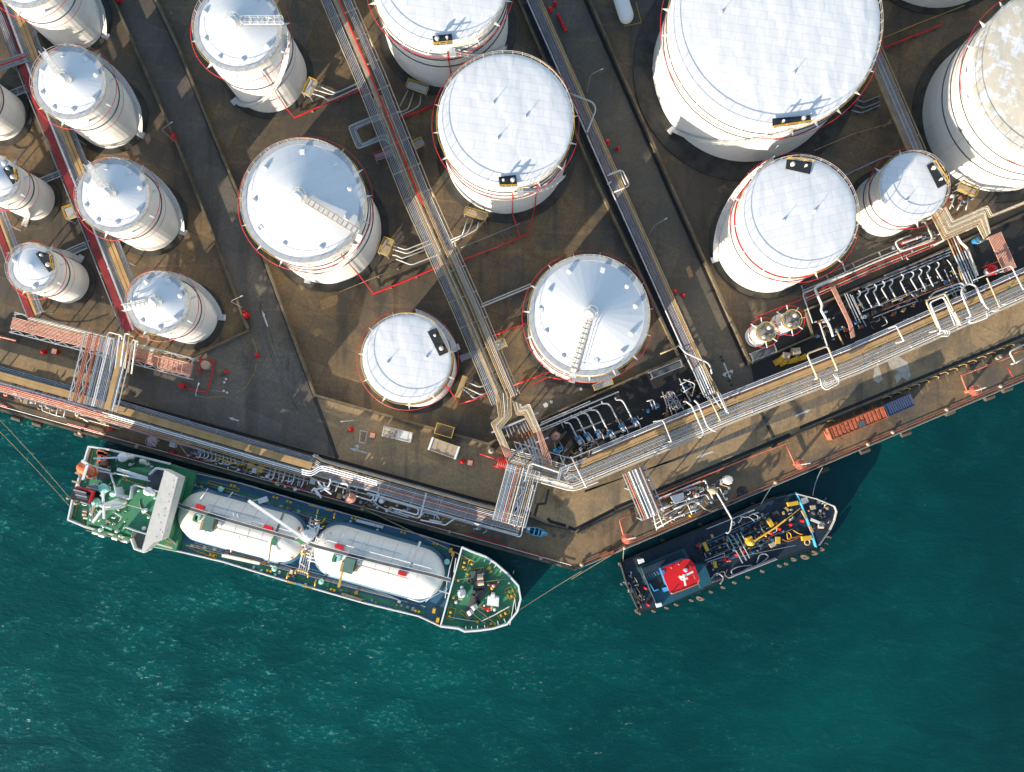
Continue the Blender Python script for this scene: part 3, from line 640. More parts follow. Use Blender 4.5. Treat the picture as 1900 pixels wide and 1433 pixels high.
# central corridor
C2=up([(556,-165),(626,0),(690,150),(771,355),(868,572),(921,700),(939,742)])
sp=[]
for i,o in enumerate((-24,-21,-18,-15,-12)): sp.append((o,0.75,('bluegrey','grey','bluegrey','grey','lgrey')[i]))
for i,o in enumerate((-9,-6.5,-4,-1.5,5,8)): sp.append((o,0.95,('beige','tan','offwhite','tan','beige','tan')[i],0.0,0.62))
for i,o in enumerate((10,13,16,19,22)): sp.append((o,0.8,('lgrey','bluegrey','grey','bluegrey','lgrey')[i]))
sp+=[(2,1.6,'red',0.40,0.98,0.55),(5,1.0,'tan',0,0.5,0.3)]
for o in (11.5,14.5,17.5): sp.append((o,0.9,'beige',0,0.30,0.35))
for o in (-13,-10.5): sp.append((o,0.9,'tan',0,0.30,0.35))
rack('wide central pipe rack with a red fire main running down between the tanks',C2,5.0,sp,28,planks=((-3,9,'sand',0.60,1.0),),step=50,emat='beige')
# left red corridor
CL=up([(-75,-180),(4,0),(60.6,150),(89,218),(140,345),(172,423),(246,612)])
sp=[(0.5,1.9,'white')]+[(o,0.7,m) for o,m in ((4,'grey'),(6.3,'bluegrey'),(8.6,'grey'),(11,'lgrey'),(29,'bluegrey'),(31.5,'grey'),(34,'bluegrey'))]
rack('pipe rack with a dark red deck and white main between the left tanks',CL,3.6,sp,(-19,36),planks=((-9,13,'darkred'),(16,6.5,'ochre'),(23.5,6,'ochre')),step=60,emat='grey')
CL2=up([(-60,265),(-12,380),(22,470),(50,545),(66,585)])
rack('short pipe rack with dark red deck at the left edge below the cut tank',CL2,3.6,[(5,0.8,'grey'),(7.5,0.8,'bluegrey'),(10,0.8,'lgrey'),(12.5,0.8,'mauve')],15,planks=((-8,13,'darkred'),(0,6,'ochre')),step=40,emat='grey')
rack('cross pipe rack in the shade at the top-left edge with pink pipes',[(-40,136),(50,106)],4.5,[(-6,0.9,'mauve'),(-3.5,0.9,'pink'),(-1,0.9,'red'),(2,0.9,'grey'),(5,0.9,'bluegrey')],8,step=30,emat='grey')
rack('narrow shaded pipe rack at the top-left edge left of the red deck',up([(-14,0),(3,36),(33,118)]),4.4,[(-5,0.9,'mauve'),(-2,0.9,'grey'),(1,0.9,'bluegrey'),(4,0.9,'mauve')],7,step=40,emat='dgrey')
rack('ground pipe run crossing from the cut tank to the red-decked rack',[(0,183),(60,160),(100,148)],0.8,[(-2,0.8,'mauve'),(1,0.8,'bluegrey'),(4,0.8,'grey')],6,legs=False,step=30)
rack('ground pipe run between the small black-matted tanks and the red deck',[(66,340),(105,325),(128,315)],0.8,[(-2,0.8,'mauve'),(1,0.8,'bluegrey')],5,legs=False,step=30)
rack('ground pipe run above the small tank near the pink rack',[(92,485),(130,468),(160,455)],0.8,[(-2,0.8,'lgrey'),(1,0.8,'bluegrey'),(4,0.8,'grey')],6,legs=False,step=30)
# pink rack along the left road
sp=[]
for i in range(9): sp.append((-9+i*2.5,0.95,('pink','pink','coral','pink','pink','pink','coral','pink','pink')[i]))
for i,o in enumerate((-17,-14.5,-12)): sp.append((o,0.9,('beige','lgrey','tan')[i],0.08,0.8))
rack('long truss rack of pink pipes across the left access road end',[(22,598),(190,641),(357,685)],2.8,sp,19,step=40,emat='lgrey',truss=((13,19),(-19,-15)))
# end loops of the pink rack
t=thing('pipe_loop','nest of pink expansion loops at the right end of the pink rack','pipework',(P(330,680,5).x,P(330,680,5).y,0))
for i in range(6):
    x=296+i*9; pipe(t,[(x-10,660+i*2.4),(x,662.5+i*2.4),(x-5,682+i*1.6),(x+12,688+i*2)],5.6,1.0,'pink')
# pipe bridge in front of the pink rack
CB=up([(203,628),(172,754)])
sp=[]
for o,r,m in ((-38,1.0,'pink'),(-35,1.0,'coral'),(-32,1.0,'pink'),(-23,0.9,'pink'),(-20.5,0.9,'coral'),(-15,0.9,'grey'),(-12.5,0.9,'lgrey'),(-10,0.9,'bluegrey'),(-6,0.9,'bluegrey'),(-1,1.3,'white'),(2.5,1.3,'white'),(7,0.9,'bluegrey'),(10,0.9,'grey'),(13,0.9,'bluegrey'),(16,0.9,'lgrey'),(19,0.9,'bluegrey'),(34,1.5,'lgrey'),(38,1.5,'white')): sp.append((o,r,m))
rack('pipe bridge over the left quay road between two white trusses',CB,5.5,sp,46,planks=((27,10,'ochre'),),step=60,emat='lgrey',truss=((-46,-41),(-30,-25),(1,5)))
t=thing('pipe_loop','white pipes arching from the red-decked rack onto the left bridge','pipework',(P(225,630,6).x,P(225,630,6).y,0))
for i,(x,y,e) in enumerate(((212,628,0),(222,622,5),(232,618,9),(240,622,9),(246,630,6),(252,632,4))):
    pipe(t,[(x-8,y+62,7.2),(x,y,7.2),(x+e,y+3,7.2),(x+e-1,y+8,5.2)],7.2,1.2,('lgrey','white','white','tan','beige','white')[i],fil=0.8)
pipe(t,[(191,665),(201,616),(224,622)],7.6,1.2,'lgrey'); pipe(t,[(258,625),(275,622),(276,636),(262,645)],6,2.2,'sand',fil=1.2)
# left quay trunk
TL=[(-200,640),(0,698),(120,731),(300,785),(480,838),(578,866)]
sp=[(12,1.5,'white'),(15.5,1.3,'white'),(19,0.9,'beige'),(22,0.9,'tan'),(-9,0.8,'grey'),(-11.5,0.8,'bluegrey'),(-14,0.8,'grey'),(9,0.7,'grey')]
sp+=[(16.5,1.2,'red',0,0.52,0.4),(19.5,1.2,'coral',0,0.50,0.4),(26,0.9,'pink',0,0.75),(23.5,0.9,'coral',0.2,0.72)]
rack('long left quay pipe rack topped with ochre walkway boards',TL,2.2,sp,(-17,28),planks=((1.5,9,'ochre'),(-5.5,4.5,'ochre')),step=60,legstep=3,emat='grey')
TM=[(572,860),(592,872),(880,953),(966,976)]
sp=[(-17,1.9,'beige'),(-12.5,0.9,'tan'),(-9.5,0.9,'bluegrey'),(-6.5,1.0,'lgrey'),(-3.5,0.9,'grey'),(-0.5,1.0,'coral'),(2,0.9,'lgrey'),(4.5,0.8,'pink'),(7,0.9,'grey'),(9.5,0.9,'bluegrey'),(12,0.9,'lgrey'),(17,1.6,'lgrey',0.3,1.0)]
rack('middle quay pipe rack of grey pipes with a thin red one behind the gas tanker',TM,2.2,sp,20,step=50,emat='lgrey')
t=thing('pipe_loop','white pipes kinking where the ochre boards end','pipework',(P(590,870,5).x,P(590,870,5).y,0))
for i in range(3): pipe(t,[(560,871+i*4),(578,876+i*4),(594,864+i*4),(606,866+i*4),(700,893+i*3.6)],5.6,1.2,'white',fil=1.0)
# right quay trunk
TR=[(948,836),(1060,869),(1345,750),(1580,658),(1900,516),(2150,405)]
sp=[]
for i,o in enumerate((9,11.5,14,16.5,19,21.5,24)): sp.append((o,0.85,('bluegrey','beige','bluegrey','lgrey','grey','tan','lgrey')[i]))
sp+=[(28,1.4,'lgrey'),(31.5,1.5,'offwhite'),(35.5,1.4,'beige'),(-7.5,0.9,'coral',0.10,1),(-10.5,1.3,'white',0.12,1),(-14,1.0,'bluegrey',0.12,1),(1,1.0,'bluegrey',0,0.10),(4.5,1.0,'beige',0,0.10),(-2.5,1.2,'lgrey',0,0.1)]
rack('long right quay pipe rack of grey pipes beside an ochre walkway',TR,3.0,sp,(-17,38),planks=((-1.5,7,'ochre',0.105,1.0),(4.5,3.0,'ochre',0.105,1.0)),step=50,emat='lgrey')
t=thing('pipe_loop','white overhead arch pipes above the bend of the quay racks','pipework',(P(1010,880,7).x,P(1010,880,7).y,0))
pipe(t,[(974,893),(983,862),(987,860),(1048,880),(1055,872),(1056,862)],7.2,1.6,'offwhite',fil=1.0); pipe(t,[(955,978),(970,895),(983,890),(1064,912),(1110,894)],5.8,1.4,'offwhite',fil=1.2)
pipe(t,[(950,880),(958,872),(1000,882),(1060,898)],6.0,1.0,'beige'); pipe(t,[(957,892),(962,878),(1010,890),(1063,905)],6.0,1.2,'white'); pipe(t,[(945,848),(938,850),(942,859),(1000,876)],6.0,1.0,'coral')
t=thing('frame','small white lattice of frames beside the ochre walkway start','steel frame',(P(1030,880,7).x,P(1030,880,7).y,0))
for (a,b) in (((1034,892),(1039,870)),((1037,893),(1042,870)),((1039,870),(1088,850)),((1042,874),(1085,856)),((1053,906),(1060,897)),((1046,884),(1060,902)),((1060,884),(1046,897)),((1062,880),(1078,893))): part(MB().beam(P(*a,7.6),P(*b,7.6),0.2),'frame_bar','lgrey',t)
# arches crossing the right trunk
def arch(label,pts,z,r,mat='white',extra=()):
    t=thing('expansion_arch',label,'pipe arch',(P(*pts[0],z).x,P(*pts[0],z).y,0),'white expansion arches over the right quay rack')
    pipe(t,pts,z,r,mat,fil=0.9,n=8)
    for e in extra: pipe(t,e[0],e[1],e[2],e[3],fil=0.9)
    for p in (pts[0],pts[-1]): a=P(*p,z); part(MB().beam((a.x,a.y,4.8),(a.x,a.y,z),0.2),'leg','lgrey',t)
    return t
arch('slanting white arch pipe over the rack just right of the valve yard pumps',[(1061,849),(1088,905)],8.0,1.3,'offwhite')
arch('thin white arch pipe over the rack above the coral pipe start',[(1218,782),(1230,779),(1246,820)],8.0,1.0,'offwhite')
arch('pair of white bent pipes dropping over the rack below the black valve cluster',[(1272,745),(1283,752),(1306,804),(1300,812)],6.5,1.4,'offwhite',(([(1288,743),(1296,750),(1314,795),(1329,801)],6.5,1.5,'offwhite'),))
arch('white square arch over the rack at the lower end of the central road corridor',[(1316,737),(1337,781)],6.5,1.6,'beige',(([(1330,727),(1349,766)],8,1.2,'white'),([(1322,734),(1338,758)],8,1.1,'lgrey'),([(1336,730),(1352,768)],8,1.1,'lgrey')))
arch('tall white arch pipe by the yellow bags next to the twin tanks',[(1517,703),(1498,659),(1501,655),(1533,643),(1537,646),(1554,687)],6.5,1.7,'beige')
arch('thin white bar crossing the rack right of the yellow bags',[(1663,605),(1677,633)],8.0,1.2,'white')
arch('big cream arch pipe with nested loops, left of the octagonal one',[(1733,615),(1742,611),(1719,561),(1722,556),(1752,545),(1756,549),(1782,601)],6.5,1.8,'beige',(([(1741,621),(1746,614),(1726,565),(1728,560),(1748,551),(1752,554),(1779,603)],8,1.5,'white'),([(1725,552),(1733,543),(1783,525),(1789,530)],6,1.6,'lgrey'),([(1740,549),(1781,531),(1789,536),(1792,541)],6,1.2,'lgrey'),([(1745,553),(1782,537),(1788,545),(1794,556)],6,1.2,'bluegrey'),([(1752,556),(1757,566),(1772,604)],8,1.0,'lgrey')))
arch('octagonal white arch pipe over the rack near the red pump',[(1802,588),(1783,543),(1787,532),(1798,526),(1810,530),(1830,572),(1845,578),(1853,574)],6.5,1.5,'offwhite',(([(1803,588),(1797,599),(1806,599),(1833,589),(1831,580)],7,1.5,'white'),([(1806,520),(1874,493),(1878,497),(1899,538)],6.8,1.1,'offwhite'),([(1831,516),(1855,570)],6.5,1.2,'beige'),([(1810,532),(1822,562)],8,1.0,'lgrey'),([(1852,554),(1857,566),(1868,564)],6,1.2,'white')))
for i,(x,y) in enumerate(((1520,702),(1744,620))):
    t=thing('pipe_loop',('white U-shaped pipe loops hanging off the road side of the rack near the yellow bags','cream U-shaped pipe loops on the road side below the nested arch')[i],'pipework',(P(x,y,5).x,P(x,y,5).y,0))
    for k in range(3):
        if i==0: pipe(t,[(x+2+k*3,y-1),(x+5+k*3,y+15-k*3),(x+12,y+22-k*4.5),(x+36-k*3,y+10-k*3.5),(x+37-k*3,y+3-k*2),(x+32-k*3,y-10+k)],5.8,1.6-k*0.25,'offwhite',fil=0.9)
        else: pipe(t,[(x+2+k*4,y-6),(x+8+k*4,y-8),(x+11+k*4,y-2),(x+7+k*4,y+4),(x+2+k*4,y+4)],5.8,1.3,'offwhite',fil=0.7)
# bridges to the jetties
rack('pipe bridge over the quay road with a coral pipe, above the small blue boat',[(972,868),(944,972)],6.2,[(-23,1.0,'lgrey'),(-19,0.9,'tan'),(-15,1.0,'lgrey'),(-11.5,1.0,'bluegrey'),(0,1.6,'offwhite'),(5,1.5,'sand'),(8,0.9,'grey'),(10.5,1.3,'coral'),(14,1.4,'lgrey'),(17.5,1.0,'grey'),(20,1.0,'bluegrey'),(22.5,1.0,'lgrey'),(25,0.9,'bluegrey'),(27.5,0.9,'grey'),(30,0.9,'lgrey'),(-3.5,0.9,'bluegrey')],31,step=30,emat='lgrey',truss=((-9,-4),))
rack('pipe bridge over the quay road with mauve and coral pipes behind the barge',up([(1176,872),(1212,958)]),6.2,[(-17,1.2,'coral'),(-13.5,0.9,'beige'),(-9.5,1.6,'white'),(-6,0.9,'bluegrey'),(-3.5,1.1,'white'),(-0.5,0.9,'bluegrey'),(3.5,2.1,'offwhite'),(7.5,1.6,'beige'),(12,2.4,'mauve'),(16,1.0,'tan')],22,step=30,emat='lgrey')
# junction where the central rack meets the quay rack
t=thing('pipe_junction','zigzag junction of beige and pink pipes where the central rack meets the quay','pipework',(P(960,800,5).x,P(960,800,5).y,0))
for i in range(9):
    k=i*2.3; top=[(918+k*1.0,752-k*0.45),(930+k*0.85,770-k*0.3),(911+k*1.05,785-k*0.15)] if False else None
    pts=[(908+k*1.5+12,735-k*0.6),(926+k*1.25,774-k*0.1),(911+k*0.95,785-k*0.35+k*0.35+k*0.6),(929+k*0.9,826+k*0.45)]
    pipe(t,pts,5.4,1.0,('beige','tan','ochre','beige','offwhite','tan','beige','tan','beige')[i],fil=0.3)
    q=pts[-1]; pipe(t,[q,(q[0]+9,q[1]+22-k*0.3)],5.4,1.0,'pink',fil=0.3)
for i in range(8):
    k=i*2.3
    pts=[(966-k*0.9,750-k*0.4),(967.5-k*0.55,757+k*0.85),(982-k*0.55,749.5+k*1.25),(1003-k*0.75,799+k*0.3)]
    pipe(t,pts,5.4,1.0,('offwhite','beige','tan','beige','offwhite','ochre','beige','tan')[i],fil=0.3)
    if i<5: q=pts[-1]; pipe(t,[q,(1024-k*1.35,856+k*0.5),(1021.5-k*1.3,868+k*0.3)],5.4,0.9,'pink',fil=0.3)
for i,(a,b,c) in enumerate((((946,806),(953,818),(965,848)),((955,803),(963,820),(976,850)),((966,800),(973,818),(989,851)),((972,797),(979,815),(995,853)),((978,795),(984,811),(999,855)),((983,793),(989,809),(1007,857)))):
    pipe(t,[a,b],4.6,1.7 if i>0 else 1.0,'rust',label='rusted bare pipe section'); pipe(t,[b,c,(c[0]+(-1 if i else 1),c[1]+9)],4.6,1.6 if i>0 else 1.0,'lgrey' if i else 'beige')
for (a,b) in (((932,795),(975,777)),((950,843),(976,832)),((993,822),(1018,812)),((912,803),(926,797)),((992,769),(999,766))): part(MB().beam(P(*a,4.9),P(*b,4.9),0.35),'cross_beam','lgrey',t)
for i,x in enumerate((938,944,950,957,964,969,974)): pipe(t,[(x,793-i*2.2),(x+7+i*0.3,812-i*2.2)],3.0,1.0,'bluegrey')
for p in ((915,788),(982,752),(1003,800),(1022,858),(932,830),(945,852)): a=P(*p,5); part(MB().beam((a.x,a.y,0),(a.x,a.y,4.9),0.25),'leg','lgrey',t)
t=thing('fire_manifold','bright red fire-water manifold with five upright branches beside the pipe junction','fire manifold',(P(925,860,1).x,P(925,860,1).y,0))
for i in range(5): pipe(t,[(930+i*3.2,842+i*1),(922+i*3.6,865+i*1)],1.5,1.1,'red',name='branch')
pipe(t,[(890,842),(918,851),(930,853)],1.2,1.4,'red',name='header'); pipe(t,[(915,864),(938,869)],1.2,2.2,'red',name='header'); pipe(t,[(943,862),(941,872)],1.2,1.8,'red',name='branch')
# corridor left of the central road
C3=up([(925,-165),(992,0),(1145,345),(1283,652),(1309,705),(1328,740)])
rack('low pipe corridor in a dark channel left of the central road',C3,1.3,[(-13,1.4,'lgrey'),(-9,0.8,'mauve'),(-6.5,0.8,'bluegrey'),(-4,0.8,'mauve'),(-1.5,0.8,'grey'),(1,0.8,'mauve'),(3.5,0.8,'lgrey'),(11,1.0,'beige')],14,planks=((7.5,4,'ochre'),),step=60,emat='dgrey',ew=0.8)
line(offs(C3[1:-1],-19),9,'black',roadB,'drain_and_shade_strip',3)
t=thing('expansion_arch','tall bent white pipe bulging over the central road corridor near the three-pole tank','pipe arch',(P(1088,245,5).x,P(1088,245,5).y,0))
pipe(t,[(1057,174,1.6),(1060,175,5),(1100,190,5),(1106,203,5),(1089,246,5),(1088,248,1.6)],5,1.5,'lgrey',fil=0.8)
t=thing('expansion_arch','cream square loop frame over the road corridor beside the red hydrant','pipe arch',(P(1140,330,3).x,P(1140,330,3).y,0))
for q in ([(1127,326),(1155,316),(1167,341),(1166,346),(1139,357)],[(1131,323),(1151,316)],[(1150,318),(1161,343)],[(1127,342),(1134,338)]): pipe(t,q,3.2,1.1,'offwhite')
t=thing('expansion_arch','white bent pipe at the foot of the road corridor above the quay rack','pipe arch',(P(1300,680,4).x,P(1300,680,4).y,0))
pipe(t,[(1259,640),(1272,655),(1313,673),(1318,680),(1321,694)],4,1.5,'lgrey'); pipe(t,[(1225,657),(1258,643)],4,1.5,'tan')
for i,k in enumerate((0,4,8,12,16,20)): pipe(t,[(1285+k,685-k*0.4),(1308+k,738-k*0.4)],2.5,1.3,('grey','lgrey','bluegrey','white','lgrey','tan')[i])
# upper right corridor and beige zigzag
C4=up([(1560,-40),(1628,110),(1700,278),(1742,385)])
rack('pipe rack squeezed between the huge tank and the stained-roof tank',C4,4.6,[(-12,1.0,'tan'),(-9,1.0,'grey'),(-6,0.9,'tan'),(-3.5,0.9,'lgrey'),(-1,0.9,'grey'),(1.5,0.9,'bluegrey'),(4,0.9,'lgrey'),(6.5,0.9,'mauve'),(9,0.9,'tan'),(11.5,0.9,'grey'),(-14,1.0,'tan')],16,step=45,emat='tan')
Z4=[(1724,382),(1752,440),(1821,412),(1826,425),(1838,452)]
t=thing('pipe_junction','broad zigzag of beige pipes turning pink beside the right tank foot','pipework',(P(1790,420,5).x,P(1790,420,5).y,0))
for i in range(13):
    k=i*2.35; a=(1727+k*0.98,398-k*0.5); b=(1751+k*0.62,446-k*1.28); c=(1813+k*0.68,419-k*1.30); d_=(1826+k*0.55,444-k*0.52) if i<10 else (1833+(k-21)*1.1,407-(k-21)*1.1)
    pts=[a,b,c,d_]
    if i>=10: pts.append((1960,350+(12-i)*2.4))
    pipe(t,pts,5.2,1.0,('beige','tan','beige','ochre','offwhite','beige','tan','beige','offwhite','beige','tan','offwhite','beige')[i],fil=0.3)
for i in range(10):
    k=i*2.5; pipe(t,[(1834+k*1.0,440-k*0.42),(1864+k*0.95,506-k*0.42)],5.2,1.1,'pink',fil=0.3)
for p in ((1752,446),(1818,416),(1735,400),(1770,405),(1832,382),(1840,440),(1870,500)): a=P(*p,5); part(MB().beam((a.x,a.y,0),(a.x,a.y,4.9),0.25),'leg','lgrey',t)
t=thing('pipe_bundle','rust-streaked pipes dropping from the beige zigzag to the quay rack','pipework',(P(1780,500,3).x,P(1780,500,3).y,0))
for i,(x,m) in enumerate(((1757,'tan'),(1762,'rust'),(1767,'lgrey'),(1771,'rust'),(1776,'rust'))):
    pipe(t,[(x,440-i*2),(x+14,474-i*2)],4.4,1.3,m); pipe(t,[(x+14,474-i*2),(x+38,530-i*2)],4.4,1.1,'bluegrey' if i%2 else 'lgrey')
pipe(t,[(1776,438),(1784,452),(1794,459),(1814,512)],4.6,2.2,'offwhite',fil=1.0); pipe(t,[(1774,478),(1797,528)],4.2,1.2,'lgrey')
# ground-level pipe runs of the right yard
rack('ground pipe run below the red-banded tank leading to the eastern pump yard',[(1490,545),(1520,532),(1620,488),(1735,441)],1.0,[(-5,0.9,'lgrey'),(0,1.6,'offwhite'),(5,1.0,'red'),(10,1.1,'beige'),(13.5,0.9,'red')],15,legs=False,step=45,emat='grey',ew=0.6)
t=thing('pipe_bundle','red and white pipes leading down past the twin small tanks','pipework',(P(1500,550,1).x,P(1500,550,1).y,0))
pipe(t,[(1400,590),(1470,562),(1490,555)],1.2,1.0,'red'); pipe(t,[(1508,600),(1490,548),(1492,543),(1540,524),(1562,513),(1569,506),(1562,485)],1.6,1.2,'lgrey',fil=0.8)
pipe(t,[(1546,625),(1540,605),(1523,575),(1526,567),(1520,555),(1511,535),(1517,530),(1580,505)],2.4,2.3,'offwhite',fil=1.0)
for i in range(4): pipe(t,[(1541+i*2.2,533-i),(1574+i*2.4,600+i),(1580+i*2,628-i)],2.6,1.1,'pink')
pipe(t,[(1551,610),(1565,640)],2.4,1.6,'tan'); pipe(t,[(1521,600),(1541,660)],2.4,1.4,'lgrey')
t=thing('pipe_bundle','white pipework with a dark red exchanger below the domed tank','pipework',(P(1690,455,1).x,P(1690,455,1).y,0))
pipe(t,[(1716,412),(1730,441),(1725,449),(1670,467),(1661,450),(1668,445),(1690,437)],2.2,1.5,'offwhite',fil=0.8); pipe(t,[(1672,452),(1712,437)],2.4,3.4,'darkred'); pipe(t,[(1676,451),(1710,439)],3.0,2.0,'lgrey'); pipe(t,[(1666,470),(1732,446)],1.6,1.2,'lgrey')
def platform(label,x,y,sx,sy,deg,z=1.6,mat='lgrey',rail='yellow',pipes=()):
    p=P(x,y,z); t=thing('valve_platform',label,'platform',(p.x,p.y,0),'raised steel valve platforms at the tank feet'); a=R(deg)
    part(MB().box((p.x,p.y,z-0.1),sx,sy,0.1,a),'deck',mat,t); dk=t.children[0]; m=MB(); m2=MB(); ca,sa=cos(a),sin(a)
    cs=[(p.x+i*sx/2*ca-j*sy/2*sa,p.y+i*sx/2*sa+j*sy/2*ca) for i,j in ((-1,-1),(1,-1),(1,1),(-1,1))]
    for i in range(4):
        u,v=cs[i],cs[(i+1)%4]; m2.beam((u[0],u[1],0),(u[0],u[1],z+1),0.12)
        for zz in (0.55,1.05): m.beam((u[0],u[1],z+zz),(v[0],v[1],z+zz),0.09)
    part(m,'rail',rail,dk); part(m2,'leg','grey',t)
    for k in range(int(sx/0.5)):
        pass
    for q in pipes: pipe(t,q,0.8,1.2,'lgrey',fil=0.5)
    return t
platform('grey valve platform at the foot of the tank with diagonal plates',576,164,1.6,3.4,-25,pipes=([(583,156),(622,173),(640,166),(668,152)],[(580,165),(616,176),(665,156)],[(577,173),(600,180),(610,188),(672,160)]))
platform('grey valve platform at the foot of the tank cut by the top edge',775,163,4.3,1.5,-20,pipes=([(757,168),(742,198)],[(768,171),(757,203),(738,210)],[(781,177),(779,195),(765,205),(742,215)]))
platform('rust-stained valve platform right of the big cone tank with the long walkway',717,459,2.0,3.4,-22,mat='sand',pipes=([(730,456),(752,464),(795,447)],[(730,463),(755,471),(800,452)],[(728,473),(738,475),(745,480),(805,458)],[(735,481),(763,492),(820,470)]))
platform('tan valve platform below the three-pole tank',883,398,4.6,1.4,-17,mat='sand',pipes=([(868,405),(858,436)],[(878,408),(868,432),(835,446)],[(888,412),(886,425),(870,434),(838,450)]))
platform('narrow tan valve platform at the foot of the smallest round tank',856,718,0.9,4.4,-20,mat='sand',pipes=([(865,708),(891,719),(905,712)],[(862,718),(893,733),(905,728)],[(860,722),(873,733),(880,740),(912,725)]))
platform('L-shaped grey stile platform right of the central rack',927,640,2.6,1.7,25,mat='grey'); platform('grey stile platform left of the central rack lower half',872,660,4.0,1.0,20,z=2.0,mat='grey',rail='grey')
platform('grey stile platform left of the central rack upper half',712,288,3.6,1.3,18,z=2.0,mat='grey',rail='red'); platform('grey stairs stile right of the central rack by the three-pole tank',776,268,2.2,1.5,28,z=2.0,mat='grey')
platform('grated stile over the bund wall above the container strip',825,799,3.6,2.2,-16,z=1.7,mat='conc'); platform('tan stile platform right of the stained tank foot',1793,353,3.8,1.6,-22,mat='sand',pipes=([(1772,362),(1768,375),(1762,388)],[(1785,366),(1782,378),(1776,390)],[(1797,368),(1792,390)]))
platform('grey stile below the cone tank with the downward walkway',1118,714,4.0,1.2,20,z=1.4,mat='grey'); platform('grey grating platform at the corridor foot beside the bund corner',1235,686,6.5,1.4,22,z=1.5,mat='dgrey',rail='grey')
platform('dark grated platform below the left twin small tank',1415,655,5.0,1.6,22,z=1.5,mat='dgrey',rail='grey'); platform('small white landing left of the second slim tank',132,395,2.0,2.4,20,z=2.0,mat='lgrey')
# fire-water runs in the yards
def run(label,pts,r=1.3,mat='red',z=0.8,sup=True,cat='fire-water pipe',name='ground_pipe'):
    t=thing(name,label,cat,(P(*pts[0],z).x,P(*pts[0],z).y,0)); pipe(t,pts,z,r,mat)
    if sup:
        for s in (0.25,0.6,0.9):
            a,_=sub(pts,s,min(1,s+0.01)); b=P(*a[0],z); part(MB().box((b.x,b.y,0),0.5,0.5,z-0.1),'pipe_support','conc',t)
    return t
run('red pipe from the big cone tank to the central rack',[(690,546),(760,518),(826,489)],1.6)
run('red pipe from the diagonal-plate tank to the central rack',[(545,219),(610,190),(682,163)],1.2)
run('red pipe from the three-pole tank down-left to the central rack',[(982,433),(925,458),(850,486)],1.2)
run('thick red pipe joining the central rack to the three-pole tank',[(732,222),(775,208),(812,193)],2.0)
run('red pipe joining the central rack to the downward-walkway cone tank',[(911,625),(945,611),(975,600)],1.5)
run('red pipe at the left foot of the downward-walkway cone tank',[(953,715),(985,703),(1020,690)],1.3)
run('red pipe beside the smallest round tank running to the rack',[(862,747),(890,738),(922,724)],1.3)
run('two-metre-spaced pale pipes running from the central rack to the cone tank',[(893,570),(900,567),(990,530)],1.5,'lgrey',cat='product pipe')
run('pale pipe beside the other one heading to the cone tank',[(893,565),(985,527)],1.2,'lgrey',cat='product pipe')
run('thin tan conduit crossing the yard below the big cone tank',[(628,543),(750,492)],0.5,'tan',cat='conduit'); run('thin grey conduit crossing the yard below the three-pole tank',[(855,460),(965,415)],0.5,'grey',cat='conduit')
run('red pipe with a white one in the top right yard',[(1632,92),(1728,54),(1748,45)],1.3); run('red pipe cutting the lower left of the second slim tank',[(-5,389),(12,381)],2.0)
run('thin yellow line crossing the top right yard',[(1640,70),(1700,45),(1790,10)],0.5,'yellow',cat='conduit',sup=False); run('thin tan conduit below the huge tank running to the right corridor',[(1510,280),(1580,250),(1655,228)],0.7,'tan',cat='conduit')
run('bundle-end pale pipes linking the two right-hand flat-roofed tanks',[(1568,325),(1640,292),(1655,290)],1.3,'bluegrey',cat='product pipe'); run('bent blue-grey pipe between the huge tank and the right corridor',[(1590,185),(1602,190),(1633,178)],1.3,'bluegrey',cat='product pipe')
run('second bent blue-grey pipe between the huge tank and the right corridor',[(1585,195),(1603,201),(1633,189)],1.3,'bluegrey',cat='product pipe'); run('third bent blue-grey pipe between the huge tank and the right corridor',[(1580,205),(1598,210),(1633,195)],1.3,'bluegrey',cat='product pipe')
run('long salmon fire pipe at the left quay road above the kerb',[(-20,620),(30,632)],2.0,'coral',z=1.2)
t=thing('pipe_loop','nest of four grey expansion loops left of the central rack','pipework',(P(690,240,2).x,P(690,240,2).y,0))
for i in range(5):
    k=i*3.4; pipe(t,[(712-k*0.1,209+k*0.75+2),(700-k*0.2,213+k*0.75),(646+k,235+k*0.35),(663+k*0.7,277-k*0.7),(712,258-k*0.75),(722,266-k)],3.2,1.0,('lgrey','grey','bluegrey','lgrey','grey')[i],fil=0.6)
# pump yard with blue pumps
t=thing('pump_manifold','rows of pale header pipes with S-bends feeding the blue pumps','pipework',(P(1080,780,1).x,P(1080,780,1).y,0))
for (a,b,r) in (((1000,790),(1148,727),1.4),((1002,797),(1120,748),1.2),((1005,800),(1098,760),1.1),((1003,785),(1095,745),1.3)): pipe(t,[a,b],0.9,r,'lgrey')
PU=[(1071,812),(1087,806),(1106,800),(1129,801),(1151,789),(1174,779)]
for i,(x,y) in enumerate(PU):
    h=(38,44,46,56,56,52)[i]; pipe(t,[(x-h*0.62,y-h*0.80),(x-h*0.60,y-h*0.70),(x-h*0.42,y-h*0.72),(x-h*0.32,y-h*0.62),(x,y)],1.6,1.5,'lgrey',fil=0.6); pipe(t,[(x+3,y-3),(x+12,y+6),(x+15,y+16)],1.2,1.2,'lgrey')
for q in ([(1078,828),(1100,818),(1108,822),(1114,834)],[(1100,818),(1180,788)],[(1118,814),(1180,790)],[(1076,800),(1122,780)],[(1070,800),(1118,782)],[(1040,782),(1046,795)]): pipe(t,q,1.0,1.1,'grey')
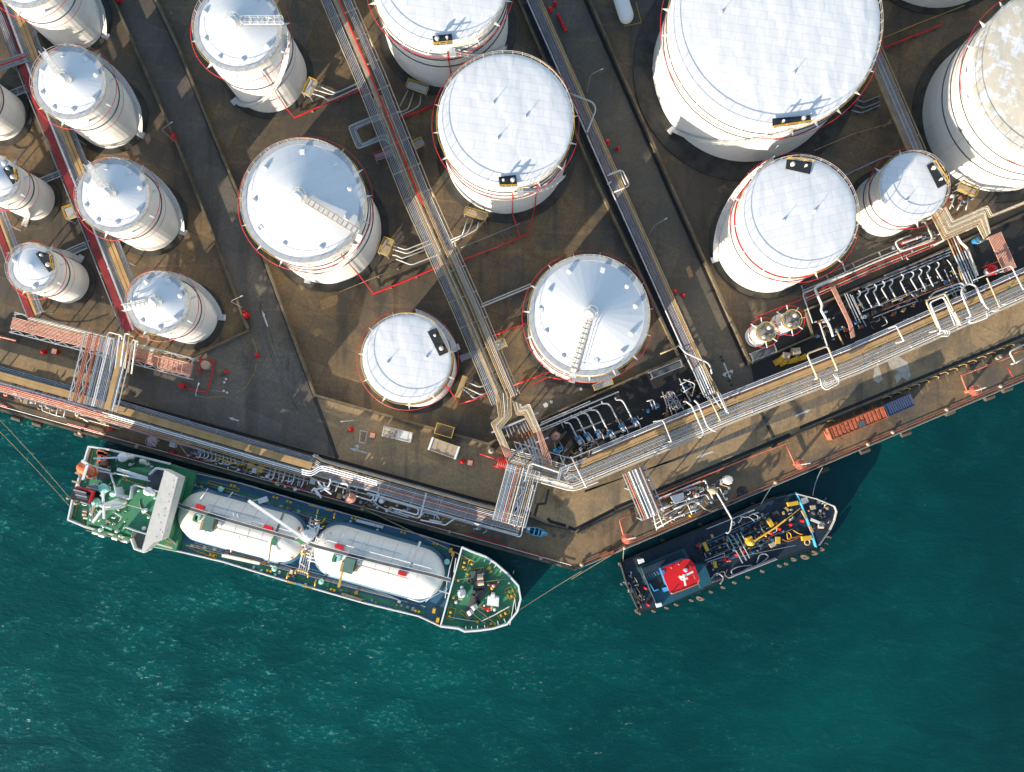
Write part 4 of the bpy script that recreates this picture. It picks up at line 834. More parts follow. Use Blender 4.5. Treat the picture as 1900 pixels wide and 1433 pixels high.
def pump(label):
    t=thing('pump',label,'pump',(0,0,0),'bright blue pumps in the valve yard')
    part(MB().box((0,0,0),2.0,1.1,0.25),'base','conc',t); part(MB().cyl((-0.05,0,0.75),(0.95,0,0.75),0.42,14),'motor','lgrey',t,smooth=False)
    cg=part(MB().cyl((-0.75,-0.0,0.75),(-0.15,0,0.75),0.33,12).cyl((-0.5,-0.65,0.8),(-0.5,0.65,0.8),0.2,10).cyl((-0.62,0,0.8),(-0.38,0,0.8),0.5,14),'casing','bluevalve',t)
    part(MB().cyl((-0.5,0,1.0),(-0.5,0,1.5),0.16,8).ring((-0.5,0,1.5),0.38,0.07,14,5),'hand_wheel','bluevalve',cg); return t
pn=('leftmost blue pump of the valve yard, nearest the pink drum','second blue pump from the left in the valve yard','third blue pump from the left in the valve yard','fourth blue pump from the left, with a grey motor behind','fifth blue pump from the left, above the coral pipe','rightmost blue pump in the row, nearest the round valve cluster')
pr=pump(pn[0])
for i,(x,y) in enumerate(PU):
    p=P(x+3,y+5,0.2); r_=R(-66)
    if i==0: pr.location=p; pr.rotation_euler=(0,0,r_); WM[pr.name]=Matrix.Translation(p)
    else: dup(pr,p,r_,pn[i])
def drum(label,x,y,r,z,mat,cat='drum',h=1.6,name='drum'):
    t=thing(name,label,cat,(P(x,y,z).x,P(x,y,z).y,0)); p=P(x,y,z); q=r/PPM
    part(MB().lathe((p.x,p.y,0),[(q,z-h if z>h else 0),(q,z),(q*0.85,z+0.1),(q*0.1,z+0.3)],20),'body',mat,t); part(MB().lathe((p.x,p.y,z+0.25),[(0.2,0),(0.2,0.35),(0.02,0.4)],8).ring((p.x,p.y,z+0.12),q*0.97,0.05,20,4),'cap','dgrey',t)
    return t
drum('faded pink and grey drum in the shaded valve yard',1032,809,8,2.0,'pink'); 
drum('cream round hose reel lid by the red fire manifold',911,837,6.5,1.6,'sand','fire drum')
for i,(x,y) in enumerate(((1244,735),(1254,752))):
    t=thing('valve_cluster',('upper round valve manifold in the black yard by the corridor foot','lower round valve manifold in the black yard by the corridor foot')[i],'valve manifold',(P(x,y,1).x,P(x,y,1).y,0)); p=P(x,y,1.2)
    part(MB().ring((p.x,p.y,1.2),0.95,0.12,20,6).ring((p.x,p.y,1.25),0.5,0.08,16,5),'ring_header','grey',t)
    for k in range(6): a=k*PI/3; part(MB().tube([(p.x,p.y,1.3),(p.x+0.9*cos(a),p.y+0.9*sin(a),1.3),(p.x+1.1*cos(a),p.y+1.1*sin(a),0.1)],0.09,5),'branch','rust' if k%3==0 else 'grey',t)
    pipe(t,[(x-15,y-8),(x-8,y+14),(x-6,y+22)],1.2,1.1,'lgrey'); pipe(t,[(x-18,y+2),(x-4,y-4)],1.3,0.9,'tan'); pipe(t,[(x+6,y-6),(x+16,y+10)],1.0,0.9,'lgrey')
t=thing('valve_cluster','tangle of white pipes and a blue valve left of the corridor foot','valve manifold',(P(1275,725,1).x,P(1275,725,1).y,0))
for q in ([(1260,702),(1275,734),(1282,746)],[(1262,714),(1280,704)],[(1268,704),(1290,712),(1284,735)],[(1268,728),(1284,718)],[(1200,745),(1212,741),(1218,760)],[(1206,744),(1212,760)]): pipe(t,q,1.4,1.1,'lgrey')
for (x,y) in ((1203,762),(1213,752),(1221,753),(1274,720)): p=P(x,y,1.0); part(MB().lathe((p.x,p.y,0.2),[(0.35,0),(0.45,0.5),(0.2,1.0),(0.02,1.1)],10),'blue_valve','bluevalve',t)
t=thing('valve_cluster','small blue and white pump skid below the pink drum','valve manifold',(P(1035,835,1).x,P(1035,835,1).y,0))
for q in ([(1028,820),(1032,838)],[(1038,820),(1046,834),(1036,840)],[(1038,842),(1044,858),(1052,866)]): pipe(t,q,1.0,0.9,'grey')
for (x,y) in ((1031,835),(1040,831),(1036,838)): p=P(x,y,1); part(MB().box((p.x,p.y,0.2),0.8,0.6,0.9,0.4),'blue_valve','bluevalve',t)
# eastern pump yard
t=thing('pump_manifold','long blue-grey headers in the eastern pump yard with S-shaped branches','pipework',(P(1670,530,1).x,P(1670,530,1).y,0))
for (a,b,r) in (((1590,546),(1762,473),1.4),((1600,535),(1765,467),1.1),((1640,512),(1768,460),1.1)): pipe(t,[a,b],0.9,r,'bluegrey')
SX=[(1594,543),(1609,538),(1624,532),(1639,526),(1654,522),(1674,513),(1693,508),(1708,503),(1723,497),(1740,490)]
for i,(x,y) in enumerate(SX):
    pipe(t,[(x-2,y-4),(x+3,y-1),(x+1,y+6),(x-4,y+9),(x+9,y+31+(i%3)*2)],1.5,1.2,'lgrey',fil=0.5)
for q in ([(1600,578),(1680,547),(1740,523)],[(1620,590),(1655,576),(1700,560)],[(1567,545),(1590,598)],[(1571,544),(1597,600)],[(1577,546),(1607,606)],[(1581,548),(1600,590)],[(1684,538),(1704,560)],[(1757,482),(1764,490),(1790,545)],[(1752,500),(1780,560)],[(1640,588),(1648,600),(1636,606)]): pipe(t,q,1.2,1.0,('grey','lgrey')[len(q)%2])
pipe(t,[(1636,576),(1770,524)],1.8,0.9,'rust'); pipe(t,[(1655,560),(1690,546)],1.8,0.9,'tan'); pipe(t,[(1778,495),(1792,540)],1.6,1.6,'tan')
bp=[(1599,590,'blue'),(1588,600,'blue'),(1669,558,'blue'),(1694,548,'blue'),(1753,525,'blue'),(1552,615,'blue'),(1558,612,'blue'),(1530,580,'blue'),(1516,625,'blue')]
v0=None
vl=('in the eastern pump yard below the leftmost S-bend','in the eastern pump yard left edge of the S-bend row','under the middle S-bends of the eastern pump yard','right of the middle S-bends of the eastern pump yard','at the right end of the eastern pump yard','by the pink pipes, left-hand one','by the pink pipes, right-hand one','on the blue bent pipe right of the twin tanks','beside the quay rack at the lower left of the eastern pump yard')
for i,(x,y,_) in enumerate(bp):
    p=P(x,y,0.2)
    if v0 is None:
        v0=thing('valve','blue valve '+vl[0],'valve',(0,0,0),'blue valves of the eastern pump yard')
        part(MB().lathe((0,0,0),[(0.5,0),(0.5,0.25),(0.3,0.5),(0.42,0.9),(0.1,1.2)],12),'body','bluevalve',v0); part(MB().ring((0,0,1.4),0.32,0.06,12,5).cyl((0,0,1.1),(0,0,1.4),0.07,6),'hand_wheel','grey',v0); v0.location=p; vv=v0
    else: vv=dup(v0,p,i*0.7,'blue valve '+vl[i])
    vv.scale=(0.65,)*3
for i in range(9):
    x,y=((1601,575),(1619,570),(1640,563),(1660,556),(1722,535),(1607,586),(1620,580),(1640,568),(1700,545))[i]; p=P(x,y,0)
    o=solo(MB().box((p.x,p.y,0),0.9,0.9,0.6,0.4).box((p.x,p.y,0.6),0.5,0.5,0.35,0.4),'pump_plinth','conc','small concrete plinth among the S-bend branches of the eastern pump yard','plinth','pump plinths of the eastern yard')
t=thing('fire_pump','red lobed fire pump under the pink pipes at the right edge','fire pump',(P(1845,500,1).x,P(1845,500,1).y,0))
p=P(1845,500,1.6); part(MB().lathe((p.x,p.y,0.2),[(1.1,0),(1.1,0.9),(0.8,1.3),(0.1,1.5)],18),'body','red',t); p=P(1838,503,1); part(MB().lathe((p.x,p.y,0.1),[(0.9,0),(0.9,0.8),(0.5,1.0)],16),'base','offwhite',t); pipe(t,[(1822,497),(1860,482)],1.0,1.3,'red')
drum('blue-grey square hatch box in the far right pump yard',1815,445,6,1.2,'bluevalve','hatch box')
# ---------------------------------------------------------------- gas tanker
HB=[(163.7,829),(197,834),(258,847.6),(313,861),(339.5,871),(362,878.5),(445,897),(569.5,934),(621,948),(712,974),(780,993),(834,1010),(856,1016),(874,1024),(900,1033.5),(919,1046),(941,1065),(961.7,1088),(966,1112),(960,1135),(941,1159),(915,1167),(891,1170.5),(862,1172.7),(850,1167),(817,1163),(776,1144),(680,1121),(580,1092.6),(531,1079),(414.5,1043.6),(327,1023),(270,1012),(240,1002),(159,979),(125.5,965),(134,925),(148,880)]
ZD=0.8
T=thing('gas_tanker','green and blue gas tanker with two white domed cargo tanks moored along the left quay','ship',P(545,1005,-3))
def hull_part(px,ztop,zbot,shr,name,mat,par):
    top=[P(x,y,ztop) for x,y in px]; c=sum(top,Vector((0,0,0)))/len(top); n=len(top)
    A=sum(top[i].x*top[(i+1)%n].y-top[(i+1)%n].x*top[i].y for i in range(n))
    if A<0: top=top[::-1]
    bot=[Vector((c.x+(p.x-c.x)*shr,c.y+(p.y-c.y)*shr,zbot)) for p in top]
    return part(MB().add(top+bot,[tuple(range(n)),tuple(range(2*n-1,n-1,-1))]+[(i,n+i,n+(i+1)%n,(i+1)%n) for i in range(n)]),name,mat,par)
hull_part(HB,ZD,-3.4,0.985,'hull','navy',T)
def deck(px,z,mat,par,name='deck',zb=None,label=None):
    return part(MB().pp(px,zb if zb is not None else z-0.1,z),name,mat,par,label)
def wallstrip(px,z0,z1,mat,par,name,wd=0.25,close=False):
    if close: px=px+[px[0]]
    mb=MB(); o1=offs(px,wd*PPM/2); o2=offs(px,-wd*PPM/2)
    for i in range(len(px)-1): mb.prism([P(*o1[i],z1),P(*o1[i+1],z1),P(*o2[i+1],z1),P(*o2[i],z1)],z0,z1)
    return part(mb,name,mat,par)
mid=[p for p in HB if 325<p[0]<860]
deck([p for p in HB[4:12]]+[(838,1090),(817,1162)]+HB[26:32],ZD+0.06,'shipblue',T,'main_deck',ZD-0.02)
# raised forecastle and poop
fc=[(856,1016),(874,1024),(900,1033.5),(919,1046),(941,1065),(961.7,1088),(966,1112),(960,1135),(941,1159),(915,1167),(891,1170.5),(862,1172.7),(850,1167),(817,1163)]
deck(fc,3.0,'shipgreen',T,'forecastle_deck',ZD)
po=[(163.7,829),(197,834),(258,847.6),(313,861),(362,878),(326,1023),(270,1012),(240,1002),(159,979),(125.5,965),(134,925),(148,880)]
deck(po,2.6,'shipgreen',T,'poop_deck',ZD)
wallstrip(fc,3.0,4.2,'white',T,'bulwark',0.35); wallstrip([(857,1016),(817,1163)],3.0,4.1,'white',T,'breakwater',0.3)
wallstrip([(240,1002),(159,979),(125.5,965),(134,925),(148,880),(163.7,829),(197,834),(258,847.6),(313,861)],2.6,3.6,'white',T,'bulwark',0.32)
wallstrip(HB[4:13],ZD,ZD+0.9,'lgrey',T,'side_rail',0.10); wallstrip(HB[24:33],ZD,ZD+0.9,'white',T,'side_rail',0.22)
wallstrip([(958,1136),(955,1112),(946,1160)],3.0,3.9,'white',T,'bow_rail',0.12)
for (px) in ([(345,883),(560,945),(830,1019),(828,1026),(556,953),(343,890)],[(330,1012),(414,1036),(531,1070),(680,1112),(790,1142),(788,1134),(680,1103),(531,1061),(414,1027),(332,1004)]): deck(px,ZD+0.10,'shipgreen',T,'walkway_paint',ZD+0.05)
# deck green around the domes fore and aft
deck([(338,884),(352,888),(345,905),(322,1014),(308,1010),(330,915)],ZD+1.95,'shipgreen',T,'cross_deck',ZD)
def dome(a,b,r,za,par):
    pa,pb=P(*a,za),P(*b,za); rr=r/PPM*(H-za)/H
    part(MB().capsule(pa,pb,rr*1.07,28,6,0.34).box((0,0,-99),.01,.01,.01) if False else MB().capsule(pa-Vector((0,0,0.2)),pb-Vector((0,0,0.2)),rr*1.12,32,7,0.32),'dome_coaming','shipblue',par,smooth=True)
    o=part(MB().capsule(pa,pb,rr,36,8,0.90),'cargo_dome','domewhite',par,smooth=True); return pa,pb,rr
ZA=1.6
D1=dome((378,957),(524,997),45.5,ZA,T); D2=dome((630,1021),(779,1063),48,ZA,T)
def L3(pts,z,w_,mat,name,par,h=0.1,wd=None):
    q=[P(p[0],p[1],p[2] if len(p)>2 else z) for p in pts]; mb=MB()
    for i in range(len(q)-1): mb.beam(q[i],q[i+1],w_/PPM,h)
    return part(mb,name,mat,par)
CW=[(327,936),(345,942),(418,964),(548,1001),(587,1014),(708,1045),(800,1067),(836,1077)]
L3(CW,6.6,6,'dgrey','catwalk',T,0.12)
for s in (-3.2,3.2): L3(offs(CW,s),7.5,0.7,'white','catwalk_rail',T,0.08)
L3([(527,950),(508,1000)],7.2,4,'dgrey','cross_catwalk',T); L3([(780,1005),(762,1052)],7.2,4,'grey','cross_catwalk',T); L3([(638,1052),(628,1090)],6.4,4,'yellow','cross_catwalk',T); L3([(503,1010),(498,1045)],6.4,3,'tan','cross_catwalk',T)
for q in ([(372,926),(386,906)],[(417,933),(432,913)],[(628,1010),(646,980)],[(668,1022),(684,990)],[(433,951),(433,958),(555,990)],[(441,954),(441,962),(540,988)],[(602,1010),(606,1002),(800,1055),(806,1062)],[(625,1018),(780,1060)],[(700,1038),(830,1076)],[(372,1000),(378,1008),(382,984)],[(690,1090),(695,1060),(708,1048)],[(756,1110),(780,1118),(830,1094)],[(430,1010),(428,1025)]): pipe(T,q,6.4 if q[0][1]<1080 else 4.0,0.7,'white',name='cargo_pipe')
# seams and fittings on the domes
for (pa,pb,rr),ns in ((D1,7),(D2,7)):
    u=(pb-pa).normalized(); sd=u.cross(Vector((0,0,1))).normalized()
    for i in range(ns):
        q=pa.lerp(pb,i/(ns-1)); pts=[q+sd*(rr*1.005*cos(R(a_)))+Vector((0,0,rr*0.905*sin(R(a_)))) for a_ in range(15,170,12)]
        part(MB().tube(pts,0.035,4),'weld_seam','tan' if i%3==1 else 'lgrey',T)
    for a_ in (50,64,78,112,128): 
        p0=pa+sd*(rr*1.02*cos(R(a_)))+Vector((0,0,rr*0.92*sin(R(a_)))); L_=(pb-pa).length
        part(MB().tube([p0+u*(0.05*L_*(a_%3)),p0+u*(L_*(0.75+0.08*(a_%4)))],0.045,4),'dome_pipe','tan' if a_%4 else 'lgrey',T)
random.seed(3)
for i in range(90):
    t_=random.random(); sd_=random.choice((-1,1)); x=345+t_*470; yb=(884+ (x-345)*0.285) if sd_<0 else (1022+(x-345)*0.279)
    y=yb+ (random.uniform(4,20) if sd_<0 else -random.uniform(4,18))
    p=P(x,y,1.2); s_=random.uniform(0.25,0.7); m_=random.choice(('lgrey','dgrey','offwhite','shipgreen','rust','yellow','grey','tan','dgrey'))
    part(MB().box((p.x,p.y,ZD+0.05),s_,s_*random.uniform(0.5,1.6),random.uniform(0.15,0.7),R(-16)),'deck_fitting',m_,T)
for k in range(5):
    o_=6+k*2.2
    L3([(350+k*8,886+o_),(560,944+o_),(700,982+o_),(800-k*9,1009+o_)],ZD+0.5,0.6,('grey','shipblue','lgrey','tan','shipblue')[k],'deck_pipe',T,0.07)
    L3([(345+k*8,1018-o_),(531,1064-o_),(680,1104-o_),(790-k*9,1132-o_)],ZD+0.5,0.6,('lgrey','grey','tan','shipblue','lgrey')[k],'deck_pipe',T,0.07)
# boxes
def bx(x,y,z,sx,sy,sz,deg,mat,name,par=None,label=None):
    p=P(x,y,z+sz); return part(MB().box((p.x,p.y,z),sx,sy,sz,R(deg)),name,mat,par or T,label)
AX=-16
for (x,y) in ((370,941),(497,979),(629,1015),(746,1065)): bx(x,y,6.0,1.7,0.7,0.9,AX,'red','fire_box')
bx(386,972,5.6,1.9,2.9,2.0,AX,'greygreen','compressor_house'); bx(647,1050,5.6,2.0,2.9,2.0,AX,'greygreen','compressor_house')
for (x,y,m) in ((362,962,'shipgreen'),(367,960,'mint'),(620,1038,'shipgreen'),(627,1036,'mint'),(507,1006,'shipgreen')): bx(x,y,5.9,0.9,1.2,0.7,AX,m,'locker')
for (x,y) in ((374,975),(398,974),(634,1052),(661,1052)): bx(x,y,5.7,0.5,2.0,1.0,AX,'ochre','pipe_frame')
for (x,y) in ((407,972),(665,1044)): p=P(x,y,7); part(MB().lathe((p.x,p.y,6.0),[(0.55,0),(0.55,0.9),(0.3,1.1),(0.02,1.1)],12),'tank_dome_hatch','lgrey',T)
for (x,y) in ((557,981),(541,1033),(607,996),(593,1049)): bx(x,y,4.1 if y<1020 else 3.4,0.8,0.8,0.12,AX+10,'coral','dome_mark')
for (x,y,r) in ((408,908,5.2),(508,1056,5.2),(595,1080,5.2),(829,1043,5.4)): p=P(x,y,3); part(MB().lathe((p.x,p.y,ZD),[(0.2,0),(0.2,1.7),(r/PPM,1.8),(r/PPM*0.7,2.15),(0.02,2.25)],18),'mushroom_vent','mint',T)
for (x,y) in ((449,1050),(484,1059),(510,1067),(545,1074),(566,1085),(607,1094),(675,1114),(697,1119),(733,1129),(553,939),(650,968),(700,984)): p=P(x,y,1.4); part(MB().lathe((p.x,p.y,ZD),[(0.28,0),(0.28,0.5),(0.02,0.7)],8),'deck_vent','shipgreen' if x%2 else 'mint',T)
for (x,y) in ((393,1031),(499,1060),(617,1095),(774,1135),(432,901),(536,931),(656,962),(808,1009),(748,988),(511,923)):
    for k in (-3,3): p=P(x+k,y+k*0.28,1.4); part(MB().cyl((p.x,p.y,ZD),(p.x,p.y,ZD+0.7),0.27,8),'bollard','brightyellow',T)
# midships manifold
for q,m in (([(577,960),(576,966),(597,972),(603,962)],'brightyellow'),([(548,1065),(549,1056),(573,1064),(571,1072)],'brightyellow'),([(590,945),(588,955)],'brightyellow'),([(621,952),(619,962)],'brightyellow'),([(535,1062),(532,1074)],'brightyellow'),([(586,1076),(584,1088)],'brightyellow')): pipe(T,q,3.0,1.4,m,name='manifold_frame')
for i in range(5): pipe(T,[(577+i*4,966+i*1),(570+i*4,1000),(553+i*4,1062+i*1)],2.4+0.2*(i%2),0.9,'lgrey' if i%2 else 'white',name='manifold_pipe')
for i in range(6): pipe(T,[(556+i*3,1004+i*7),(575+i*2.4,1009+i*7)],3.4,1.1,'white',name='manifold_pipe')
for q in ([(563,1018),(556,1045),(566,1052)],[(577,1022),(572,1058)],[(588,996),(576,1030)]): L3(q,4.6,1.8,'white','manifold_frame',T,0.2)
for (a,b,m) in (((573,937),(588,941),'brightyellow'),((588,941),(603,945),'cyan'),((603,945),(617,948.5),'brightyellow'),((532,1080),(549,1084),'brightyellow'),((549,1084),(562,1088),'cyan'),((562,1088),(579,1092),'brightyellow')): L3([a,b],ZD+1.2,2.0,m,'painted_rail',T,0.15)
for px in ([(388,892),(444,907),(442,912),(386,897)],[(354,1011),(402,1030),(400,1037),(352,1017)]): wallstrip(px,ZD+0.1,ZD+0.2,'brightyellow',T,'deck_outline',0.14,True)
deck([(662,963),(712,976),(710,981),(660,968)],ZD+0.7,'offwhite',T,'gangway',ZD+0.5); deck([(634,1100),(673,1112),(671,1116),(632,1104)],ZD+0.7,'sand',T,'gangway',ZD+0.5)
L3([(412,1031),(482,1046)],2.2,5,'white','gangway',T,0.4); L3([(415,1029),(478,1043)],2.7,1.5,'offwhite','gangway',T,0.3)
# cargo crane
p=P(568,996,9); part(MB().lathe((p.x,p.y,ZD),[(0.8,0),(0.7,6.5),(1.2,6.7),(1.2,7.8),(0.3,8.2)],14),'crane_post','white',T); bx(566,998,7.2,2.4,1.6,1.5,-35,'offwhite','crane_cab'); bx(556,1003,7.2,1.6,0.8,0.5,-35,'shipgreen','crane_step')
L3([(563,998,9.6),(461,929,11.5)],9,5,'white','crane_boom',T,0.45); L3([(548,1000,8.5),(592,975,8.0),(588,988,8.0),(570,975,8)],8,2.2,'white','crane_frame',T,0.2); L3([(575,1005),(590,1010),(600,990)],7.5,1.5,'white','crane_frame',T,0.2)
bx(482,930,1.0,3.0,1.1,0.9,18,'white','work_boat',label='small white work boat with a green bow'); bx(474,933,1.0,1.0,0.8,1.1,18,'shipgreen','boat_cover')
# forecastle gear
def drumw(x,y,z,L,r,deg,mat,name):
    p=P(x,y,z); u=Vector((cos(R(deg)),sin(R(deg)),0))*L/2; return part(MB().cyl(p-u,p+u,r,14),name,mat,T)
for (x,y,dg,m,L,r) in ((891,1071,5,'sand',1.2,0.62),(892,1081,5,'sand',1.2,0.62),(880,1127,-58,'offwhite',0.9,0.65),(873,1136,-58,'offwhite',0.9,0.65)): drumw(x,y,4.0,L,r,dg,m,'rope_drum')
for (x,y,sx,sy,dg) in ((878,1066,1.0,1.3,5),(898,1063,0.6,1.0,5),(889,1063,1.0,0.5,5),(891,1098,1.3,0.5,8),(880,1099,0.5,0.6,8),(876,1108,0.6,0.6,-50),(886,1115,1.4,0.5,-50),(885,1120,0.8,1.1,-50),(868,1142,0.9,0.5,-50),(890,1089,1.2,0.5,5)): bx(x,y,3.0,sx,sy,0.9,dg,'dgrey' if sx<1.2 else 'black','winch_frame')
for px in ([(872,1040),(878,1100),(862,1132),(872,1145),(893,1112),(905,1096),(899,1058),(876,1058)],): deck(px,3.04,'dgrey',T,'winch_bed',3.0)
deck([(905,1107),(926,1110),(925,1126),(903,1123)],5.0,'white',T,'windlass_house',3.0); bx(914,1108,3.0,0.8,1.0,2.6,-8,'white','windlass_house')
for (x,y,z) in ((918,1087,3.6),(906,1132,3.6)): p=P(x,y,z); part(MB().lathe((p.x,p.y,3.0),[(0.45,0),(0.4,0.6),(0.1,0.8)],10),'chain_stopper','red',T); bx(x-9,y-(0 if y<1100 else 4),3.0,1.1,0.35,0.5,10 if y<1100 else -40,'red','chain_guide')
p=P(856,1104,5); part(MB().lathe((p.x,p.y,3.0),[(0.9,0),(0.8,1.2),(0.35,1.4),(0.3,3.6),(0.1,3.8)],12),'foremast','white',T)
for k in range(6): L3([(849+k*0.3,1096+k*3.4),(858,1097+k*3.2)],6.0,0.8,'white','mast_rung',T,0.1)
p=P(870,1079,3.6); part(MB().ring((p.x,p.y,3.2),0.45,0.12,14,5).ring((p.x,p.y,3.4),0.4,0.12,14,5),'rope_coil','rope',T)
for (x,y) in ((862,1044),(860,1052),(944,1098),(949,1106),(836,1136),(834,1144),(938,1138),(930,1142),(904,1165),(911,1158),(918,1158),(886,1154),(841,1109),(868,1066),(850,1077),(911,1061)): p=P(x,y,3.6); part(MB().lathe((p.x,p.y,3.0),[(0.24,0),(0.2,0.45),(0.3,0.6),(0.02,0.7)],8),'bollard','brightyellow',T)
for px in ([(857,1036),(870,1039),(866,1058),(853,1055)],[(936,1094),(948,1089),(957,1107),(946,1112)],[(833,1127),(846,1130),(841,1150),(829,1148)],[(922,1140),(942,1128),(946,1138),(926,1148)],[(874,1057),(897,1053),(897,1060),(874,1063)],[(857,1132),(873,1146),(870,1150),(853,1136)]): wallstrip(px,3.04,3.12,'yellow',T,'deck_outline',0.13,True)
for i,(a,b) in enumerate((((901,1037),(898,1042)),((912,1042),(908,1047)),((921,1048),(917,1053)),((931,1057),(927,1062)),((865,1170),(864,1163)),((875,1171),(875,1163)),((886,1170),(886,1161)),((900,1168),(899,1160)),((925,1161),(923,1152)),((938,1156),(935,1148)))): L3([a,b],4.0,1.2,'white','bulwark_rib',T,0.15)
wallstrip([(893,1153),(915,1143),(945,1126)],3.0,3.8,'white',T,'inner_rail',0.12); wallstrip([(836,1146),(884,1154)],3.0,3.3,'offwhite',T,'inner_rail',0.12)
L3([(850,1076),(886,1071)],3.8,0.8,'rope','mooring_line',T,0.1); L3([(898,1080),(938,1075)],3.8,0.8,'rope','mooring_line',T,0.1); L3([(884,1130),(920,1158)],3.8,0.7,'rope','mooring_line',T,0.1); L3([(876,1138),(908,1163)],3.8,0.7,'rope','mooring_line',T,0.1)
for q in ([(840,1034),(834,1056),(829,1082),(826,1110)],[(846,1036),(842,1062)],[(808,1094),(834,1102)],[(790,1117),(812,1093)]): L3(q,3.6,1.3,'white','access_frame',T,0.15)
for (x,y) in ((836,1022),(840,1029),(805,1134),(812,1151)): bx(x,y,1.0,0.6,0.9,1.4,-14,'yellow','ladder_frame')
# superstructure
deck([(243,868),(296,884),(322,892),(296,1004),(262,1000),(222,985),(160,972),(170,930),(205,905)],9.0,'shipgreen',T,'upper_deck',2.6)
for px,z,m in (([(237,875),(300,892),(293,912),(250,900),(246,912),(216,905)],9.4,'shipgreen'),([(255,904),(297,915),(276,994),(232,980)],11.5,'shipgreen')): deck(px,z,m,T,'bridge_top_deck',9.0)
deck([(305,872),(333,886),(301,1001),(286,1006),(268,1025),(262,1024)],12.5,'offwhite',T,'bridge_roof',9.8)
deck([(288,871),(306,874),(296,912),(276,905),(274,884)],10.0,'dgrey',T,'bridge_wing',8.6); deck([(246,987),(274,991),(265,1022),(250,1019),(243,1000)],10.0,'dgrey',T,'bridge_wing',8.6)
wallstrip([(276,881),(288,869),(311,873),(276,1020),(266,1025),(249,1019),(242,1000)],10.0,11.2,'white',T,'wing_rail',0.3)
wallstrip([(325,884),(330,886),(300,1004)],12.5,12.7,'lgrey',T,'roof_edge',0.15)
for i in range(9):
    f=i/9; bx(322-f*36+3*(i%2),892+f*118,12.5,0.16,0.16,0.05,0,'grey','roof_fitting')
for q in ([(247,900),(297,914)],[(298,914),(276,993),(248,985),(232,979)],[(212,905),(216,920),(240,926),(243,902)]): wallstrip(q,11.5 if q[0][0]!=212 else 9.4,12.4,'white',T,'deck_rail',0.16)
for (a,b,z,w_) in (((218,871),(276,889),9.6,5.5),((206,916),(240,926),10.6,3.0),((160,905),(206,917),8.2,3.5),((158,868),(212,880),7.4,2.2),((212,878),(280,893),9.8,1.8),((205,880),(214,906),9.6,1.4)): L3([a,b],z,w_,'white','deck_house_edge',T,0.5)
m=MB(); c=P(282,920,12); m.ring((c.x,c.y-1.2,11.56),2.6,0.12,28,4,R(175),R(340)); part(m,'painted_arc','ochre',T)
p=P(273,912,13); part(MB().lathe((p.x,p.y,11.5),[(0.3,0),(0.3,0.6),(0.85,1.0),(0.75,1.5),(0.4,1.9),(0.02,2.0)],18),'radome','white',T,smooth=True)
for (x,y,r) in ((283,917,0.45),(287,924,0.3),(269,947,0.4),(266,949,0.4),(256,911,0.25),(239,928,0.3),(275,960,0.3),(238,970,0.3),(266,981,0.4)): p=P(x,y,12); part(MB().lathe((p.x,p.y,11.5 if x>243 else 9.0),[(r,0),(r,0.4),(0.02,0.7)],10),'deck_dome','mint' if r<0.35 else 'white',T)
for i in range(14): bx(228+(i%7)*6,880+(i%7)*1.6+(i//7)*10,9.45,0.25,0.25,0.15,0,'brightyellow','cargo_net_cleat')
wallstrip([(228,883),(242,878),(277,886),(273,903),(238,893)],9.42,9.5,'yellow',T,'deck_outline',0.12,True)
# funnel, exhaust, cover
deck([(134,905),(171,913),(165,933),(131,927)],11.5,'black',T,'funnel',2.6); wallstrip([(140,904),(171,913),(165,933)],11.0,11.9,'red',T,'funnel_edge',0.25); 
for i in range(4): L3([(137+2*i,909+4.5*i),(160+i,915+4*i)],11.9,2.6,'dgrey' if i%2 else 'grey','exhaust_pipe',T,0.35)
deck([(166,905),(190,910),(184,935),(165,932)],8.0,'cyan',T,'blue_cover',2.6) if False else deck([(166,903),(190,909),(184,934),(165,931)],8.0,'bluevalve',T,'deck_cover',2.6)
for (x,y,r) in ((190,907,9.3),(177,933,8.5),(208,917,5.3),(201,845,3.6),(267,876,3.5),(222,1001,4)): p=P(x,y,10); part(MB().lathe((p.x,p.y,8 if x<215 and y>860 else 2.6),[(0.4,0),(0.4,1.6),(r/PPM,1.7),(r/PPM*0.75,2.2),(0.02,2.35)],20),'mushroom_vent','mint',T)
# main mast
p=P(191,938,16); part(MB().lathe((p.x,p.y,9),[(1.1,0),(0.7,4),(0.4,6.5),(0.2,8)],12),'radar_mast','white',T)
L3([(191,914),(193,963)],16.5,3.6,'white','radar_scanner',T,0.3); L3([(186,941),(229,936,13)],14.5,3.2,'white','mast_arm',T,0.4); L3([(194,945),(226,942,12.5)],14.0,4.5,'offwhite','mast_arm',T,0.3); L3([(188,948),(172,970)],13.5,4.5,'white','mast_arm',T,0.35); L3([(229,936),(234,933)],14.5,1.4,'white','mast_arm',T,0.2); L3([(193,916),(188,921)],15,5,'offwhite','mast_arm',T,0.5)
for k in range(7): L3([(165+k*2.2,945-k*2),(176-k*0.6,966-k*1.6)],11.5,0.9,'offwhite' if k%2 else 'tan','aft_lattice',T,0.12)
L3([(236,937),(266,945)],12.6,0.6,'white','aerial',T,0.08); L3([(213,952),(226,960),(222,966)],10.5,1.6,'offwhite','davit',T,0.2); L3([(198,966),(206,971)],9.8,2,'sand','locker',T,0.5); L3([(188,975),(208,983)],9.4,3,'mint','stern_cover',T,0.35)
L3([(158,977),(200,990),(246,1001)],6.5,3.0,'offwhite','side_gallery',T,0.5); L3([(160,984),(240,1006)],5.5,1.0,'tan','side_gallery',T,0.2)
for (x,y) in ((178,988),(214,998),(190,993),(233,1003)): drumw(x,y,7,1.1,0.45,-15,'offwhite','liferaft')
